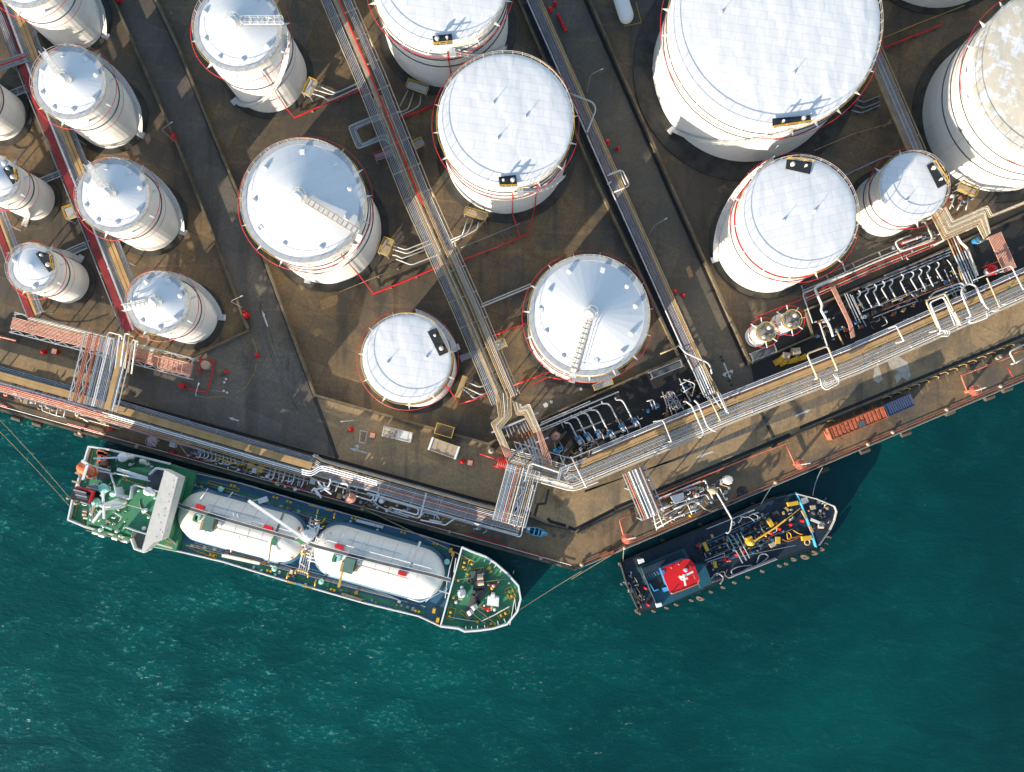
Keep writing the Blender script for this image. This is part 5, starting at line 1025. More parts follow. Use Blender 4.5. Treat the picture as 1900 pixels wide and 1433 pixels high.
# free fall lifeboat
b=P(153,868,8); a=P(168,876,8.5); part(MB().capsule(a,b,1.15,18,5,0.9),'lifeboat','lifeorange',T,smooth=True)
L3([(152,855),(163,862),(154,891)],9.6,4.5,'white','lifeboat_davit',T,0.4); L3([(163,862),(205,874)],8.5,1.8,'white','lifeboat_davit',T,0.3); L3([(166,896),(205,908)],8.5,1.8,'white','lifeboat_davit',T,0.3)
deck([(163,866),(190,871),(186,891),(160,888)],6.5,'mauve',T,'lifeboat_ramp',2.6); bx(178,882,6.5,0.5,1.6,0.3,-12,'ochre','ramp_step')
for (x,y,sx,sy) in ((190,842,2.0,0.7),(186,840,1.5,0.9),(194,850,0.7,1.8),(183,853,0.7,1.6),(190,860,1.5,0.7)): bx(x,y,2.6,sx,sy,1.1,-8,'coral','mooring_winch')
L3([(174,851,8.5),(222,849,7.5)],8,3.0,'white','provision_crane',T,0.35); p=P(224,849,8); part(MB().lathe((p.x,p.y,2.6),[(0.5,0),(0.5,4),(0.95,4.3),(0.9,5),(0.3,5.4)],12),'provision_crane_post','white',T)
drumw(265,857,5,1.1,0.5,-12,'offwhite','liferaft'); 
for (x,y) in ((159,948),(158,954),(160,960)): drumw(x,y,3.4,0.9,0.4,-8,'sand','rope_drum')
for q in ([(146,929),(139,956),(133,955)],[(172,838),(167,862)],[(153,963),(158,975)]): L3(q,2.75,0.9,'brightyellow','deck_outline',T,0.06)
wallstrip([(132,927),(166,937),(162,976)],2.6,3.3,'white',T,'inner_rail',0.15); deck([(138,878),(146,872),(150,884)],6.4,'sand',T,'stern_platform',6.0); L3([(134,893),(148,897)],4,3,'sand','stern_platform',T,0.3)
wallstrip([(338,903),(330,908),(322,935),(328,938)],2.75,3.6,'lgrey',T,'deck_rail',0.1); wallstrip([(325,940),(313,1000),(326,1012)],2.75,3.6,'lgrey',T,'deck_rail',0.1)
for q in ([(322,882),(336,888),(330,903)],[(346,888),(342,896)],[(300,1003),(306,984)],[(309,985),(307,1003),(318,1007)]): L3(q,2.85,1.0,'brightyellow','deck_outline',T,0.06)
L3([(280,1006),(320,1018)],3.6,2.6,'offwhite','gangway',T,0.3); L3([(318,1015),(308,1010)],3.9,1,'coral','lifebuoy',T,0.2)
# ---------------------------------------------------------------- bunker barge
B=thing('bunker_barge','dark navy bunker barge with a red wheelhouse roof and yellow crane','ship',P(1350,1035,-3))
BH=[(1151,1043),(1240,1004),(1340,962),(1436,921.8),(1457,916),(1478.5,914.5),(1500,916),(1515.7,923.8),(1550,937.7),(1556,948),(1551,967),(1542,985.5),(1520,1013),(1500,1022),(1443,1040),(1351,1075.7),(1290,1102),(1216,1131),(1186,1136),(1180,1125),(1163,1085)]
hull_part(BH,-0.9,-3.4,0.985,'hull','black',B)
BD=[(1155,1046),(1240,1008),(1340,966),(1437,926),(1478.5,918),(1514,927),(1547,940),(1552,948),(1548,965),(1538,984),(1517,1010),(1441,1037),(1350,1072),(1289,1098),(1215,1127),(1189,1132),(1184,1122),(1167,1085)]
deck(BD,-0.8,'navy',B,'main_deck',-0.95)
deck([(1482,918),(1514,927),(1547,940),(1552,948),(1548,965),(1538,984),(1517,1010)],0.3,'navy',B,'forecastle_deck',-0.8)
def W(px,z0,z1,mat,name,wd=0.2,close=False): return wallstrip(px,z0,z1,mat,B,name,wd,close)
W([(1479,917),(1515,926),(1549,940),(1553,950),(1549,966),(1541,983)],0.3,1.0,'offwhite','bow_rail',0.2); W([(1541,983),(1521,1012)],0.3,0.9,'grey','bow_rail',0.15)
W([(1478,914),(1490,940),(1503,975),(1516,1016)],-0.8,0.45,'cyan','bulkhead',0.14)
W([(1353,1073),(1442,1038)],-0.8,0.1,'lgrey','side_rail',0.14); W([(1356,1070),(1440,1036)],-0.8,0.1,'grey','side_rail',0.08); W([(1151,1045),(1163,1085),(1184,1132)],-0.8,0.0,'dgrey','stern_rail',0.2); W([(1440,925),(1478,916)],-0.8,0.1,'teal','side_rail',0.2)
deck([(1184,1054),(1270,1018),(1306,1092),(1222,1128)],0.6,'teal',B,'deck_house',-0.8); deck([(1191,1056),(1268,1024),(1272,1034),(1196,1066)],1.6,'navy',B,'deck_house',0.6)
deck([(1290,1050),(1308,1047),(1322,1083),(1300,1092),(1294,1075)],1.8,'teal',B,'deck_house',-0.8)
deck([(1204,1078),(1226,1069),(1238,1092),(1216,1097)],0.75,'black',B,'engine_hatch',0.6); W([(1190,1054),(1218,1122)],0.6,1.3,'dgrey','deck_rail',0.1); W([(1205,1083),(1214,1097),(1222,1094)],0.7,1.2,'cyan','deck_rail',0.2)
deck([(1229,1058),(1272,1040),(1283,1047),(1294,1075),(1291,1084),(1250,1100),(1240,1090)],5.0,'bluevalve',B,'wheelhouse',0.6)
deck([(1226.8,1058),(1232,1053),(1272,1037.6),(1280,1038),(1288,1046),(1297.8,1075.4),(1294.5,1084.7),(1248,1103),(1243,1100)],5.5,'red',B,'wheelhouse_roof',5.05)
W([(1243,1101),(1247,1102.5),(1294,1084.5),(1297.5,1076)],5.5,5.62,'coral','roof_edge',0.2)
def LB(q,z,w_,mat,name,h=0.15): return L3(q,z,w_,mat,name,B,h)
LB([(1263,1071),(1269,1069),(1286,1061)],6.8,3.0,'white','radar_mast',0.3); LB([(1268,1066),(1272,1087)],7.0,2.8,'white','radar_mast',0.25); LB([(1260,1069),(1266,1076),(1276,1073)],6.4,4.0,'offwhite','radar_mast',0.25); LB([(1279,1050),(1290,1075)],6.3,1.2,'pink','radar_scanner',0.1); 
p=P(1273,1059,6.4); part(MB().lathe((p.x,p.y,5.5),[(0.35,0),(0.4,0.6),(0.02,0.9)],12),'radome','white',B)
for (x,y) in ((1246,1054),(1260,1048),(1247,1101)): p=P(x,y,6); part(MB().lathe((p.x,p.y,5.5),[(0.12,0),(0.12,0.5),(0.02,0.6)],6),'roof_light','sand',B)
deck([(1184,1039),(1194,1037),(1196,1043),(1186,1047)],0.4,'white',B,'liferaft',-0.6); deck([(1217,1121),(1227,1119),(1229,1125),(1219,1128)],1.4,'white',B,'liferaft',0.6)
deck([(1227,1059),(1233,1058),(1233,1064),(1230,1067)],5.65,'bluevalve',B,'roof_tarp',5.5); deck([(1228,1092),(1240,1088),(1241,1096),(1232,1099)],0.9,'cyan',B,'locker',0.6)
for (a,b) in (((1352,998),(1378,1045)),((1360,994),(1385,1040)),((1367,990),(1391,1036)),((1374,987),(1382,1002))): LB([a,((a[0]+b[0])/2,(a[1]+b[1])/2)],0.4,1.6,'shipblue','cargo_pipe',0.18); LB([((a[0]+b[0])/2,(a[1]+b[1])/2),b],0.4,1.4,'lgrey','cargo_pipe',0.18)
for q in ([(1310,1022),(1420,977)],[(1300,1014),(1345,996)],[(1330,1042),(1440,1000)],[(1308,1046),(1345,1030)]): LB(q,0.1,1.0,'shipblue','cargo_pipe',0.12)
for q in ([(1308,1040),(1344,1026),(1344,1031)],[(1312,1043),(1345,1033)]): LB(q,0.2,1.0,'lgrey','cargo_pipe',0.1)
random.seed(5)
for i in range(80):
    t_=random.random(); x=1290+t_*190; y=1040-(x-1290)*0.40+random.uniform(-34,34)
    p=P(x,y,0); s_=random.uniform(0.2,0.55); m_=random.choice(('black','dgrey','dgrey','grey','teal','rust','offwhite','shipblue','tan','black'))
    part(MB().box((p.x,p.y,-0.8),s_,s_*random.uniform(0.5,2.2),random.uniform(0.15,0.7),R(random.choice((22,112,22,50)))),'deck_fitting',m_,B)
for k in range(10):
    x0=1300+k*4; LB([(x0,1010+k*3.4),(x0+random.uniform(60,150),1010+k*3.4-random.uniform(26,60))],-0.35,0.7,random.choice(('dgrey','shipblue','grey','black')),'deck_pipe',0.1)
for k in range(6): LB([(1193+k*5,1060-k*1.5+8),(1197+k*5,1066-k*1.5+8)],0.8,0.8,'grey','deck_grip',0.08)
# crane
p=P(1395,1007,3); part(MB().lathe((p.x,p.y,-0.8),[(0.7,0),(0.6,2.2),(0.85,2.4),(0.75,3.6),(0.2,4.0)],14),'crane_post','brightyellow',B); bx(1392,1001,1.6,1.1,0.9,1.2,25,'brightyellow','crane_cab',B)
LB([(1400,1004,3.6),(1436,981,3.9),(1458,964,4.2)],3.0,2.7,'yellow','crane_boom',0.3); LB([(1456,966),(1485,943)],3.8,1.0,'yellow','crane_wire',0.1)
for (x,y,sx,sy,dg) in ((1310,1015,0.7,1.9,25),(1430,970,0.8,1.8,32),(1472,935,2.1,0.8,10),(1444,1003,0.9,1.4,0),(1498,999,2.0,0.9,8),(1327,1048,0.7,1.4,10)): bx(x,y,-0.6,sx,sy,0.9,dg,'yellow','hatch_cover',B)
for i,(x,y) in enumerate(((1298,1015),(1345,1039),(1367,1030),(1448,982),(1469,974),(1199,1092),(1204,1123),(1352,1040),(1432,990),(1491,967),(1478,1020) if False else (1380,1024))): p=P(x,y,0.4); part(MB().lathe((p.x,p.y,-0.8),[(0.34,0),(0.34,0.9),(0.2,1.2),(0.02,1.3)],10),'valve_wheel','red',B)
for i in range(14):
    x,y=((1320,1022),(1350,1002),(1383,994),(1402,981),(1415,1012),(1336,1016),(1362,1034),(1376,1016),(1407,1022),(1422,995),(1300,1020),(1318,1028),(1410,1004),(1392,1018))[i]; p=P(x,y,0); part(MB().lathe((p.x,p.y,-0.8),[(0.22,0),(0.22,0.6),(0.02,0.75)],8),'deck_vent','yellow' if i%2 else 'dgrey',B)
for (x,y,r) in ((1503,1008,0.55),(1523,953,0.3)): p=P(x,y,1); part(MB().ring((p.x,p.y,0.4 if x>1510 else -0.5),r,0.14,16,6),'rope_coil','sand',B)
LB([(1505,964),(1529,974)],1.0,4.6,'offwhite','anchor_windlass',0.6); p=P(1523,977,1.2); part(MB().cyl(p-Vector((0.5,0,0)),p+Vector((0.5,0,0)),0.42,12),'windlass_drum','sand',B); bx(1509,942,0.3,1.0,0.8,0.8,10,'sand','locker',B); bx(1494,929,0.3,1.3,1.2,0.3,20,'grey','deck_grating',B)
for q in ([(1488,947),(1496,962)],[(1502,976),(1508,988)]): LB(q,0.9,4.0,'tan','bulkhead_panel',0.5)
bx(1434,1011,-0.7,1.2,0.9,0.6,30,'sand','hatch_cover',B)
def hose(label,pts,z,r,mat,par=None,close=False,name='hose',cat='hose',fil=0.6):
    q=[P(*p,z) for p in pts]
    # smooth
    s=[]; n=len(q)
    for i in range(n-1):
        p0=q[max(0,i-1)];p1=q[i];p2=q[i+1];p3=q[min(n-1,i+2)]
        for k in range(6):
            t_=k/6; s.append(0.5*((2*p1)+(p2-p0)*t_+(2*p0-5*p1+4*p2-p3)*t_*t_+(3*p1-p0-3*p2+p3)*t_**3))
    s.append(q[-1]); mb=MB().tube(s,r/PPM,6)
    if par: return part(mb,name,mat,par,smooth=True)
    return solo(mb,name,mat,label,cat)
for pts,m in (([(1404,1045),(1410,1030),(1420,1028),(1425,1034),(1415,1043),(1402,1050),(1395,1053)],'grey'),([(1395,1049),(1370,1052),(1358,1058),(1360,1066),(1372,1064),(1385,1056),(1400,1050)],'grey'),([(1330,1068),(1340,1060),(1345,1064),(1340,1073),(1322,1080)],'dgrey'),([(1350,1056),(1346,1066),(1352,1072),(1362,1070)],'dgrey'),([(1318,1075),(1330,1064),(1342,1072),(1336,1084)],'grey')): hose('',pts,-0.5,1.3,m,B,name='deck_hose')
for pts in ([(1460,988),(1462,1000),(1468,998),(1466,990),(1458,986)],[(1472,984),(1482,990),(1490,992)]): hose('',pts,-0.5,1.0,'brightyellow',B,name='deck_rope')
hose('',[(1450,1000),(1462,1004),(1475,1000),(1485,994),(1474,997),(1460,998)],-0.6,1.6,'rust',B,name='deck_chain')
for pts in ([(1166,1068),(1172,1072),(1171,1068)],[(1178,1072),(1182,1080),(1181,1076)],[(1176,1092),(1184,1110),(1192,1114)],[(1168,1082),(1178,1104),(1186,1118),(1190,1128)],[(1180,1090),(1186,1098),(1191,1112)],[(1172,1095),(1182,1120)]): hose('',pts,-0.5,0.9,'rope',B,name='deck_rope')
# tyre fenders of the barge
f0=None
FP=[(1158,1055),(1152,1047),(1164,1082),(1188,1137),(1183,1134),(1214,1133),(1238,1127),(1256,1121),(1301,1108),(1284,1113),(1320,1097),(1343,1089),(1364,1080),(1389,1070),(1416,1059),(1448,1049),(1460,1045),(1474,1036),(1496,1031),(1512,1023),(1526,1017),(1534,1008),(1540,996),(1398,934),(1422,925),(1300,972),(1346,953),(1230,1002)]
FL=('at the port stern corner','at the stern corner nearest the quay','midway along the stern','at the outer stern corner','just inboard of the outer stern corner','first on the seaward side from the stern','second on the seaward side from the stern','third on the seaward side from the stern','large brown one below the red wheelhouse corner','left of the large brown one below the wheelhouse','just right of the wheelhouse on the seaward side','under the long side rail at its left end','under the side rail left part','under the middle of the long side rail','under the side rail right part','just right of the side rail end','second right of the side rail end','left of the big bow fenders','biggest at the seaward bow shoulder','below the cyan bulkhead end','first forward of the cyan bulkhead','second forward of the cyan bulkhead','third forward of the cyan bulkhead','quay side under the bow shoulder','quay side nearest the bow','quay side behind the wheelhouse','quay side under the loading arm','quay side near the stern')
for i,(x,y) in enumerate(FP):
    p=P(x,y,-1.3); s=1.4 if i in (8,18,19) else (1.1 if i in (17,20) else 0.8)
    m=MB().ring((p.x,p.y,-1.5),0.40*s,0.26*s,14,7); o=solo(m,'tyre_fender','fender','tyre fender of the dark barge, '+FL[i],'fender','tyre fenders hung round the dark barge')
    o.rotation_euler=(R(58),0,R(-22 if i>4 else -65))
# gangways, loading arms
T2=thing('loading_arm','slender white loading arm reaching from the quay over the dark barge','loading arm',P(1326,910,0))
pipe(T2,[(1330,915),(1358,963)],6.0,1.7,'lgrey',name='arm'); pipe(T2,[(1358,963),(1358,970),(1355,985),(1350,990),(1347,988)],4.0,1.3,'offwhite',name='arm'); drump=P(1326,911,5); part(MB().lathe((drump.x,drump.y,0),[(0.5,0),(0.5,4.0),(0.75,4.3),(0.6,5.2),(0.1,5.4)],12),'post','sand',T2); p=P(1361,972,4); part(MB().ring((p.x,p.y,3.6),0.35,0.12,12,5),'swivel','lgrey',T2)
L_=thing('hose_boom','thin white hose boom lying over the barge deck with looped hoses','hose boom',P(1350,965,-0.8))
L3([(1311,982),(1400,946)],1.0,1.2,'lgrey','boom',L_,0.12); 
for pts in ([(1358,965),(1370,958),(1385,960),(1396,954),(1408,951)],[(1372,958),(1376,962),(1370,970)],[(1385,958),(1394,962),(1400,967)],[(1396,953),(1406,958),(1405,965)]): hose('',pts,0.5,0.9,'grey',L_,name='hose')
# ---------------------------------------------------------------- containers, boats, small things
def container(label,a,b,z,wd,mat,cat='container',name='container',ribs=14,ends=None):
    pa,pb=P(*a,z),P(*b,z); t=thing(name,label,cat,((pa.x+pb.x)/2,(pa.y+pb.y)/2,0)); u=(pb-pa); L=u.length; u.normalize(); v=Vector((-u.y,u.x,0)); an=math.atan2(u.y,u.x); c=(pa+pb)/2
    part(MB().box((c.x,c.y,0.12),L,wd,z-0.2,an),'body',mat,t)
    m=MB(); 
    for i in range(ribs):
        q=pa+u*(L*(i+0.5)/ribs); m.box((q.x,q.y,z-0.081),L/ribs*0.55,wd*0.94,0.07,an)
    part(m,'roof_ribs',mat,t); m=MB()
    for s in (-1,1): m.beam(pa+v*s*(wd/2-0.04)+Vector((0,0,0.02)),pb+v*s*(wd/2-0.04)+Vector((0,0,0.02)),0.14,0.14)
    for q in (pa,pb): m.beam(q-v*wd/2+Vector((0,0,0.022)),q+v*wd/2+Vector((0,0,0.022)),0.16,0.14)
    part(m,'top_frame',mat,t)
    if ends: 
        for q,s in ((pa,1),(pb,-1)): part(MB().box((q.x+u.x*0.15*s,q.y+u.y*0.15*s,0.1),0.4,wd*1.04,z+0.05,an),'end_frame',ends,t)
    m=MB()
    for k in range(4):
        q=pa-u*0.03+v*(wd*(-0.36+0.24*k)); m.beam((q.x,q.y,0.3),(q.x,q.y,z-0.3),0.06)
    part(m,'door_bars','grey',t)
    return t
container('long rusty orange shipping container on the right quay apron',(1540,806),(1642,765),2.7,2.5,'orange')
part(MB().pp([(1592,783),(1603,779),(1606,789),(1600,796),(1594,793)],2.70,2.76),'torn_roof_patch','dgrey',bpy.data.objects['container'])
container('short navy blue shipping container end to end with the orange one',(1645,763),(1693,742),2.7,2.5,'navycont',ribs=12)
t=container('white box container with a rust-stained left half on the parking strip',(711,800),(763,812),2.5,2.1,'offwhite',ribs=2)
pa=P(713,800,2.58); pb=P(735,806,2.58); cx=(pa+pb)/2; part(MB().box((cx.x,cx.y,2.55),2.6,2.0,0.06,R(-14)),'stained_roof_half',M['roofrust'] if 'roofrust' in M else 'rust',t)
container('tan tank container with white ends, right of the rust-stained one',(798,823),(849,841),2.4,2.6,'sand',ribs=3,ends='white')
def capsulething(label,a,b,z,r,mat,cat,name,leg=True):
    t=thing(name,label,cat,P(*a,0)); part(MB().capsule(P(*a,z),P(*b,z),r,24,6,1.0),'vessel',mat,t,smooth=True)
    for q in (a,b): p=P(*q,0); part(MB().box((p.x,p.y,0),0.5,r*1.7,z-r*0.3,R(-65)),'saddle','conc',t)
    return t
capsulething('white horizontal pressure vessel cut by the top edge beside the huge tank',(1148,-15),(1162,30),1.9,1.5,'white','pressure vessel','pressure_vessel')
L_c=[(1157,49),(1190,42),(1180,5)]
solo(MB().tube([P(*p,0.5) for p in L_c],0.05,5),'low_rail','yellow','low yellow rail around the white horizontal vessel at the top','rail')
# little blue boat
b0=P(996,987,0.9); t=thing('rowing_boat','small sky-blue open boat resting on the quay apron','boat',(b0.x,b0.y,0))
bp_=[(977,977.5),(996,978.5),(1008,983),(1016.5,990.5),(1014,994),(1004,996),(990,994),(976.5,988)]
q=[P(x,y,0.9) for x,y in bp_]; cc=sum(q,Vector((0,0,0)))/len(q); n=len(q)
if sum(q[i].x*q[(i+1)%n].y-q[(i+1)%n].x*q[i].y for i in range(n))<0: q=q[::-1]
bt=[Vector((cc.x+(p.x-cc.x)*0.72,cc.y+(p.y-cc.y)*0.62,0.08)) for p in q]; iq=[Vector((cc.x+(p.x-cc.x)*0.90,cc.y+(p.y-cc.y)*0.84,0.9)) for p in q]; ib=[Vector((cc.x+(p.x-cc.x)*0.66,cc.y+(p.y-cc.y)*0.52,0.25)) for p in q]
part(MB().add(bt+q+iq+ib,[tuple(reversed(range(n)))]+[(i,(i+1)%n,n+(i+1)%n,n+i) for i in range(n)]+[(n+i,n+(i+1)%n,2*n+(i+1)%n,2*n+i) for i in range(n)]),'hull','paleblue',t)
part(MB().add(iq+ib,[(i,(i+1)%n,n+(i+1)%n,n+i) for i in range(n)]+[tuple(n+i for i in range(n))]),'inside','teal',t)
for (a,b) in (((993,980),(990,993)),((1001,982),(998,994)),((982,979),(981,989))): part(MB().beam(P(*a,0.8),P(*b,0.8),0.3,0.06),'thwart','paleblue',t)
part(MB().pp([(1005,984),(1015,990),(1003,995)],0.84,0.93),'foredeck','paleblue',t); part(MB().box(P(981,981,0.5),0.5,0.5,0.5,0.2),'locker','white',t)
# fire monitors
def monitor(label,x,y,dn=20,mat='coral',arm=None,group='round fire monitors on the jetty aprons'):
    p=P(x,y,3.0); t=thing('fire_monitor',label,'fire monitor',(p.x,p.y,0),group)
    part(MB().lathe((p.x,p.y,0),[(0.35,0),(0.3,2.6),(1.05,2.75),(1.1,2.95),(0.7,3.05),(0.1,3.3)],10),'platform',mat,t); m=MB().ring((p.x,p.y,3.7),1.05,0.06,12,4)
    for k in range(6): a=k*PI/3; m.beam((p.x+1.05*cos(a),p.y+1.05*sin(a),2.9),(p.x+1.05*cos(a),p.y+1.05*sin(a),3.7),0.07)
    part(m,'rail',mat,t); a=R(dn); part(MB().tube([(p.x,p.y,3.2),(p.x,p.y,3.9),(p.x+1.7*cos(a),p.y+1.7*sin(a),4.2)],0.11,6),'nozzle','offwhite' if arm else mat,t)
    if arm: pipe(t,arm,0.9,1.3,mat,name='feed_pipe')
    return t
monitor('red round fire monitor on the right apron above the barge bow',1484,862,10,'coral',[(1459,826),(1474,860)])
monitor('red round fire monitor on the apron left of the barge stern',1163,1000,15,'coral',[(1180,951),(1149,964),(1157,995)])
monitor('red round fire monitor on the apron near the right edge',1808,725,20,'coral',[(1880,660),(1783,697),(1795,728)])
monitor('faded pink round fire monitor on the apron behind the tanker stern',282,819,-40,'mauve')
monitor('faded pink octagonal fire monitor on the apron behind the tanker middle',651,924,90,'pink')
def runq(*a,**k): return run(*a,**k)
run('coral pipe along the right apron kerb from the manifold to the monitor',[(1215,921),(1310,882),(1400,845),(1459,823)],1.3,'coral',z=0.9); run('coral pipe on the apron right of the blue container',[(1783,697),(1870,664)],1.0,'coral',z=0.9)
# hydrants
hyd=[(459,586,1.0,'on the left road beside the lamp post near the arrow'),(453,579,0.6,'smaller one just above the double hydrant of the left road'),(325,258,0.9,'on the left road between the two upper slim tanks'),(320,248,0.6,'smaller one just above the hydrant by the second slim tank'),(222,1,0.9,'at the top of the left road'),(1019,22,0.9,'top of the central road, left one'),(1029,10,0.7,'top of the central road, right one'),(1125,266,0.9,'on the central road level with the three-pole tank'),(1146,277,0.6,'small one right of the central road corridor bulge'),(1249,543,0.9,'on the central road right of the corridor halfway down'),(1266,549,0.7,'on the yellow-stained patch of the central road'),(478,661,0.7,'inside the yellow circle edge at the left road end'),(652,797,0.8,'beside the lamp post above the painted bay'),(858,857,0.8,'left of the pink square box near the junction'),(84,654,0.8,'on the left quay road below the pink rack, left one'),(421,691,0.6,'in the yellow circle beside the stained base')]
h0=None
for x,y,s,l in hyd:
    lab='red fire hydrant '+l; p=P(x,y,0)
    if h0 is None:
        h0=thing('fire_hydrant',lab,'hydrant',(0,0,0),'red fire hydrants by the roads'); part(MB().lathe((0,0,0),[(0.55,0),(0.5,0.2),(0.38,0.9),(0.5,1.0),(0.3,1.4),(0.05,1.5)],12),'body','red',h0); part(MB().cyl((-0.75,0,0.8),(0.75,0,0.8),0.16,8).cyl((0,-0.6,0.8),(0,0,0.8),0.2,8),'outlet','red',h0); h=h0; h.location=p
    else: h=dup(h0,p,x*0.7,lab)
    h.scale=(s*1.15,)*3
for i in range(6):
    p=P(1036+i*2.6,26+i*5.6,0.7); solo(MB().cyl((p.x-0.3,p.y,0.5),(p.x+0.3,p.y-0.1,0.5),0.3,8).beam((p.x,p.y,0),(p.x,p.y,0.5),0.2),'fire_valve','red','red valve in the chain of six down the upper central road','valve','chain of red valves at the top of the central road')
for (x,y,l) in ((691,808,'between the painted bay and the stained container'),(872,859,'left of the red fire manifold'),(100,652,'below the pink rack on the left quay road')):
    p=P(x,y,1.2); t=thing('fire_box','pink-topped square fire box '+l,'fire box',(p.x,p.y,0)); part(MB().box((p.x,p.y,0),0.95,0.95,1.1,R(-12)),'body','red',t); part(MB().box((p.x,p.y,1.1),1.0,1.0,0.08,R(-12)),'lid','pink',t)
# lamp posts
def lamp(label,x,y,dx,dy,h=7.5):
    p=P(x,y,0); t=thing('street_lamp',label,'street lamp',p,'thin grey lamp posts by the roads'); q=P(x,y,0); u=Vector((dx,-dy,0)).normalized()
    part(MB().tube([(p.x,p.y,0),(p.x,p.y,h*0.92),(p.x+u.x*0.3,p.y+u.y*0.3,h)],0.06,6),'pole','grey',t); part(MB().tube([(p.x+u.x*0.3,p.y+u.y*0.3,h),(p.x+u.x*2.2,p.y+u.y*2.2,h+0.2)],0.05,6),'arm','grey',t); a=math.atan2(u.y,u.x); part(MB().box((p.x+u.x*2.4,p.y+u.y*2.4,h+0.1),0.55,0.22,0.12,a),'lamp_head','lgrey',t)
lamp('lamp post on the left road wall near the second slim tank',330,268,0.8,-0.5); lamp('lamp post on the left road wall beside the double hydrant',452,572,0.9,-0.4)
lamp('lamp post right of the three-pole tank by the corridor',1089,171,0.9,-0.4); lamp('lamp post halfway down the central road corridor',1203,437,0.9,-0.5); lamp('lamp post above the painted bay on the parking strip',668,782,-1,0.1,6)
lamp('lamp post below the left edge of the yellow circle',384,738,0.3,-0.9,6)
# stained base and bits inside the yellow circle
t=thing('pump_pit','red-framed pit with a cream round tank lid beside the pink rack','pit',P(380,680,0))
for q in ([(371,666),(397,670),(392,700),(384,727)],[(371,666),(372,690),(366,694)],[(345,720),(384,729)]): pipe(t,q,0.6,1.4,'red',name='red_kerb',fil=0.1)
p=P(380,677,1.5); part(MB().lathe((p.x,p.y,0),[(0.9,0),(0.9,1.4),(0.1,1.6)],20),'round_lid','sand',t); bx(336,716,0.0,1.1,0.9,1.0,-14,'red','red_box',t)
t=thing('concrete_base','rust-stained concrete base with small white valves in the yellow circle','concrete base',P(412,690,0)); part(MB().lathe(P(410,690,0),[(1.0,0),(0.9,0.3),(0.2,0.5)],9),'base','conc',t)
for (x,y) in ((420,704),(417,710),(416,726),(422,729)): p=P(x,y,0.3); part(MB().lathe(p,[(0.2,0),(0.25,0.3),(0.05,0.5)],8),'valve','offwhite',t)
solo(MB().tube([P(392,725,0.5),P(416,727,0.5)],0.05,5),'low_rail','grey','thin grey rail below the stained base in the yellow circle','rail')
# yellow bags
for i,(x,y,sx,sy,a,m,l) in enumerate(((1449,668,1.2,2.2,-60,'brightyellow','flat yellow sheet at the left end of the bag pile by the twin tanks'),(1458,671,1.0,1.8,-60,'brightyellow','second yellow sheet in the bag pile by the twin tanks'),(1474,668,2.4,1.0,10,'brightyellow','wide yellow sheet under the tan sacks by the twin tanks'),(1491,663,2.0,1.0,15,'brightyellow','yellow sheet at the right end of the bag pile'),(1460,660,1.5,1.3,-30,'sand','small tan sack heap on the yellow sheets'),(1478,652,1.9,1.6,-10,'sand','larger tan sack heap at the top of the bag pile'))):
    p=P(x,y,1.0); h=0.5 if m!='sand' else 1.0; mb=MB()
    for k in range(3): mb.box((p.x+(k-1)*0.12,p.y+(k-1)*0.1,k*h/3),sx*(1-0.12*k),sy*(1-0.1*k),h/3-0.02,R(a+k*9))
    solo(mb,'tarpaulin' if m!='sand' else 'sack_heap',m,l,'tarpaulin' if m!='sand' else 'sacks','bag pile by the twin drum tanks')
# white box on the right apron etc
t=thing('cabin','small cream octagonal cabin on a post on the right apron above the barge','cabin',P(1353,891,0)); p=P(1353,891,3.2); part(MB().lathe((p.x,p.y,0.9),[(0.85,0),(0.95,0.4),(0.95,2.0),(0.75,2.25),(0.02,2.3)],8),'body','offwhite',t); part(MB().beam((p.x,p.y,0),(p.x,p.y,0.9),0.4),'post','grey',t); pipe(t,[(1336,899),(1352,904),(1353,908)],1.5,0.9,'tan')
# jetty manifolds right
t=thing('jetty_manifold','crowded white and blue pipe manifold on the apron behind the dark barge','manifold',P(1280,935,0))
for q,r,m in (([(1226,926),(1306,892),(1309,890)],1.2,'coral'),([(1222,925),(1300,893)],1.0,'white'),([(1224,945),(1243,937)],1.5,'offwhite'),([(1206,955),(1260,932),(1310,917),(1316,927)],1.2,'lgrey'),([(1210,968),(1252,945)],1.2,'lgrey'),([(1214,974),(1255,948)],1.0,'lgrey'),([(1220,980),(1248,963),(1252,965)],1.3,'white'),([(1250,945),(1280,932),(1290,928)],2.0,'bluegrey'),([(1250,962),(1284,948),(1292,940),(1298,929),(1310,923)],1.5,'bluegrey'),([(1267,912),(1294,904)],2.2,'bluegrey'),([(1273,930),(1284,955)],0.8,'white'),([(1304,893),(1308,891),(1324,928)],1.6,'lgrey'),([(1310,896),(1316,910),(1322,918)],1.2,'lgrey'),([(1330,905),(1335,905),(1346,928)],1.0,'lgrey'),([(1208,940),(1219,984)],1.2,'white'),([(1216,941),(1231,977)],0.9,'white'),([(1225,949),(1240,972)],0.9,'tan'),([(1301,937),(1305,943),(1320,950),(1332,944)],1.4,'sand'),([(1306,925),(1312,935),(1328,942)],1.2,'dgrey'),([(1280,950),(1296,945)],1.6,'lgrey')): pipe(t,q,1.2,r,m)
deck([(1245,921),(1268,914),(1270,926),(1252,935)],2.0,'bluegrey',t,'deck_box',0.2)
for (x,y,m) in ((1298,901,'shipgreen'),(1281,957,'brightyellow'),(1300,908,'white'),(1304,907,'white'),(1288,931,'white'),(1294,929,'white'),(1353,906,'white'),(1348,926,'white'),(1245,943,'rust'),(1247,968,'rust')): p=P(x,y,0.6); part(MB().lathe((p.x,p.y,0),[(0.3,0),(0.35,0.5),(0.1,0.9)],8),'valve',m,t)
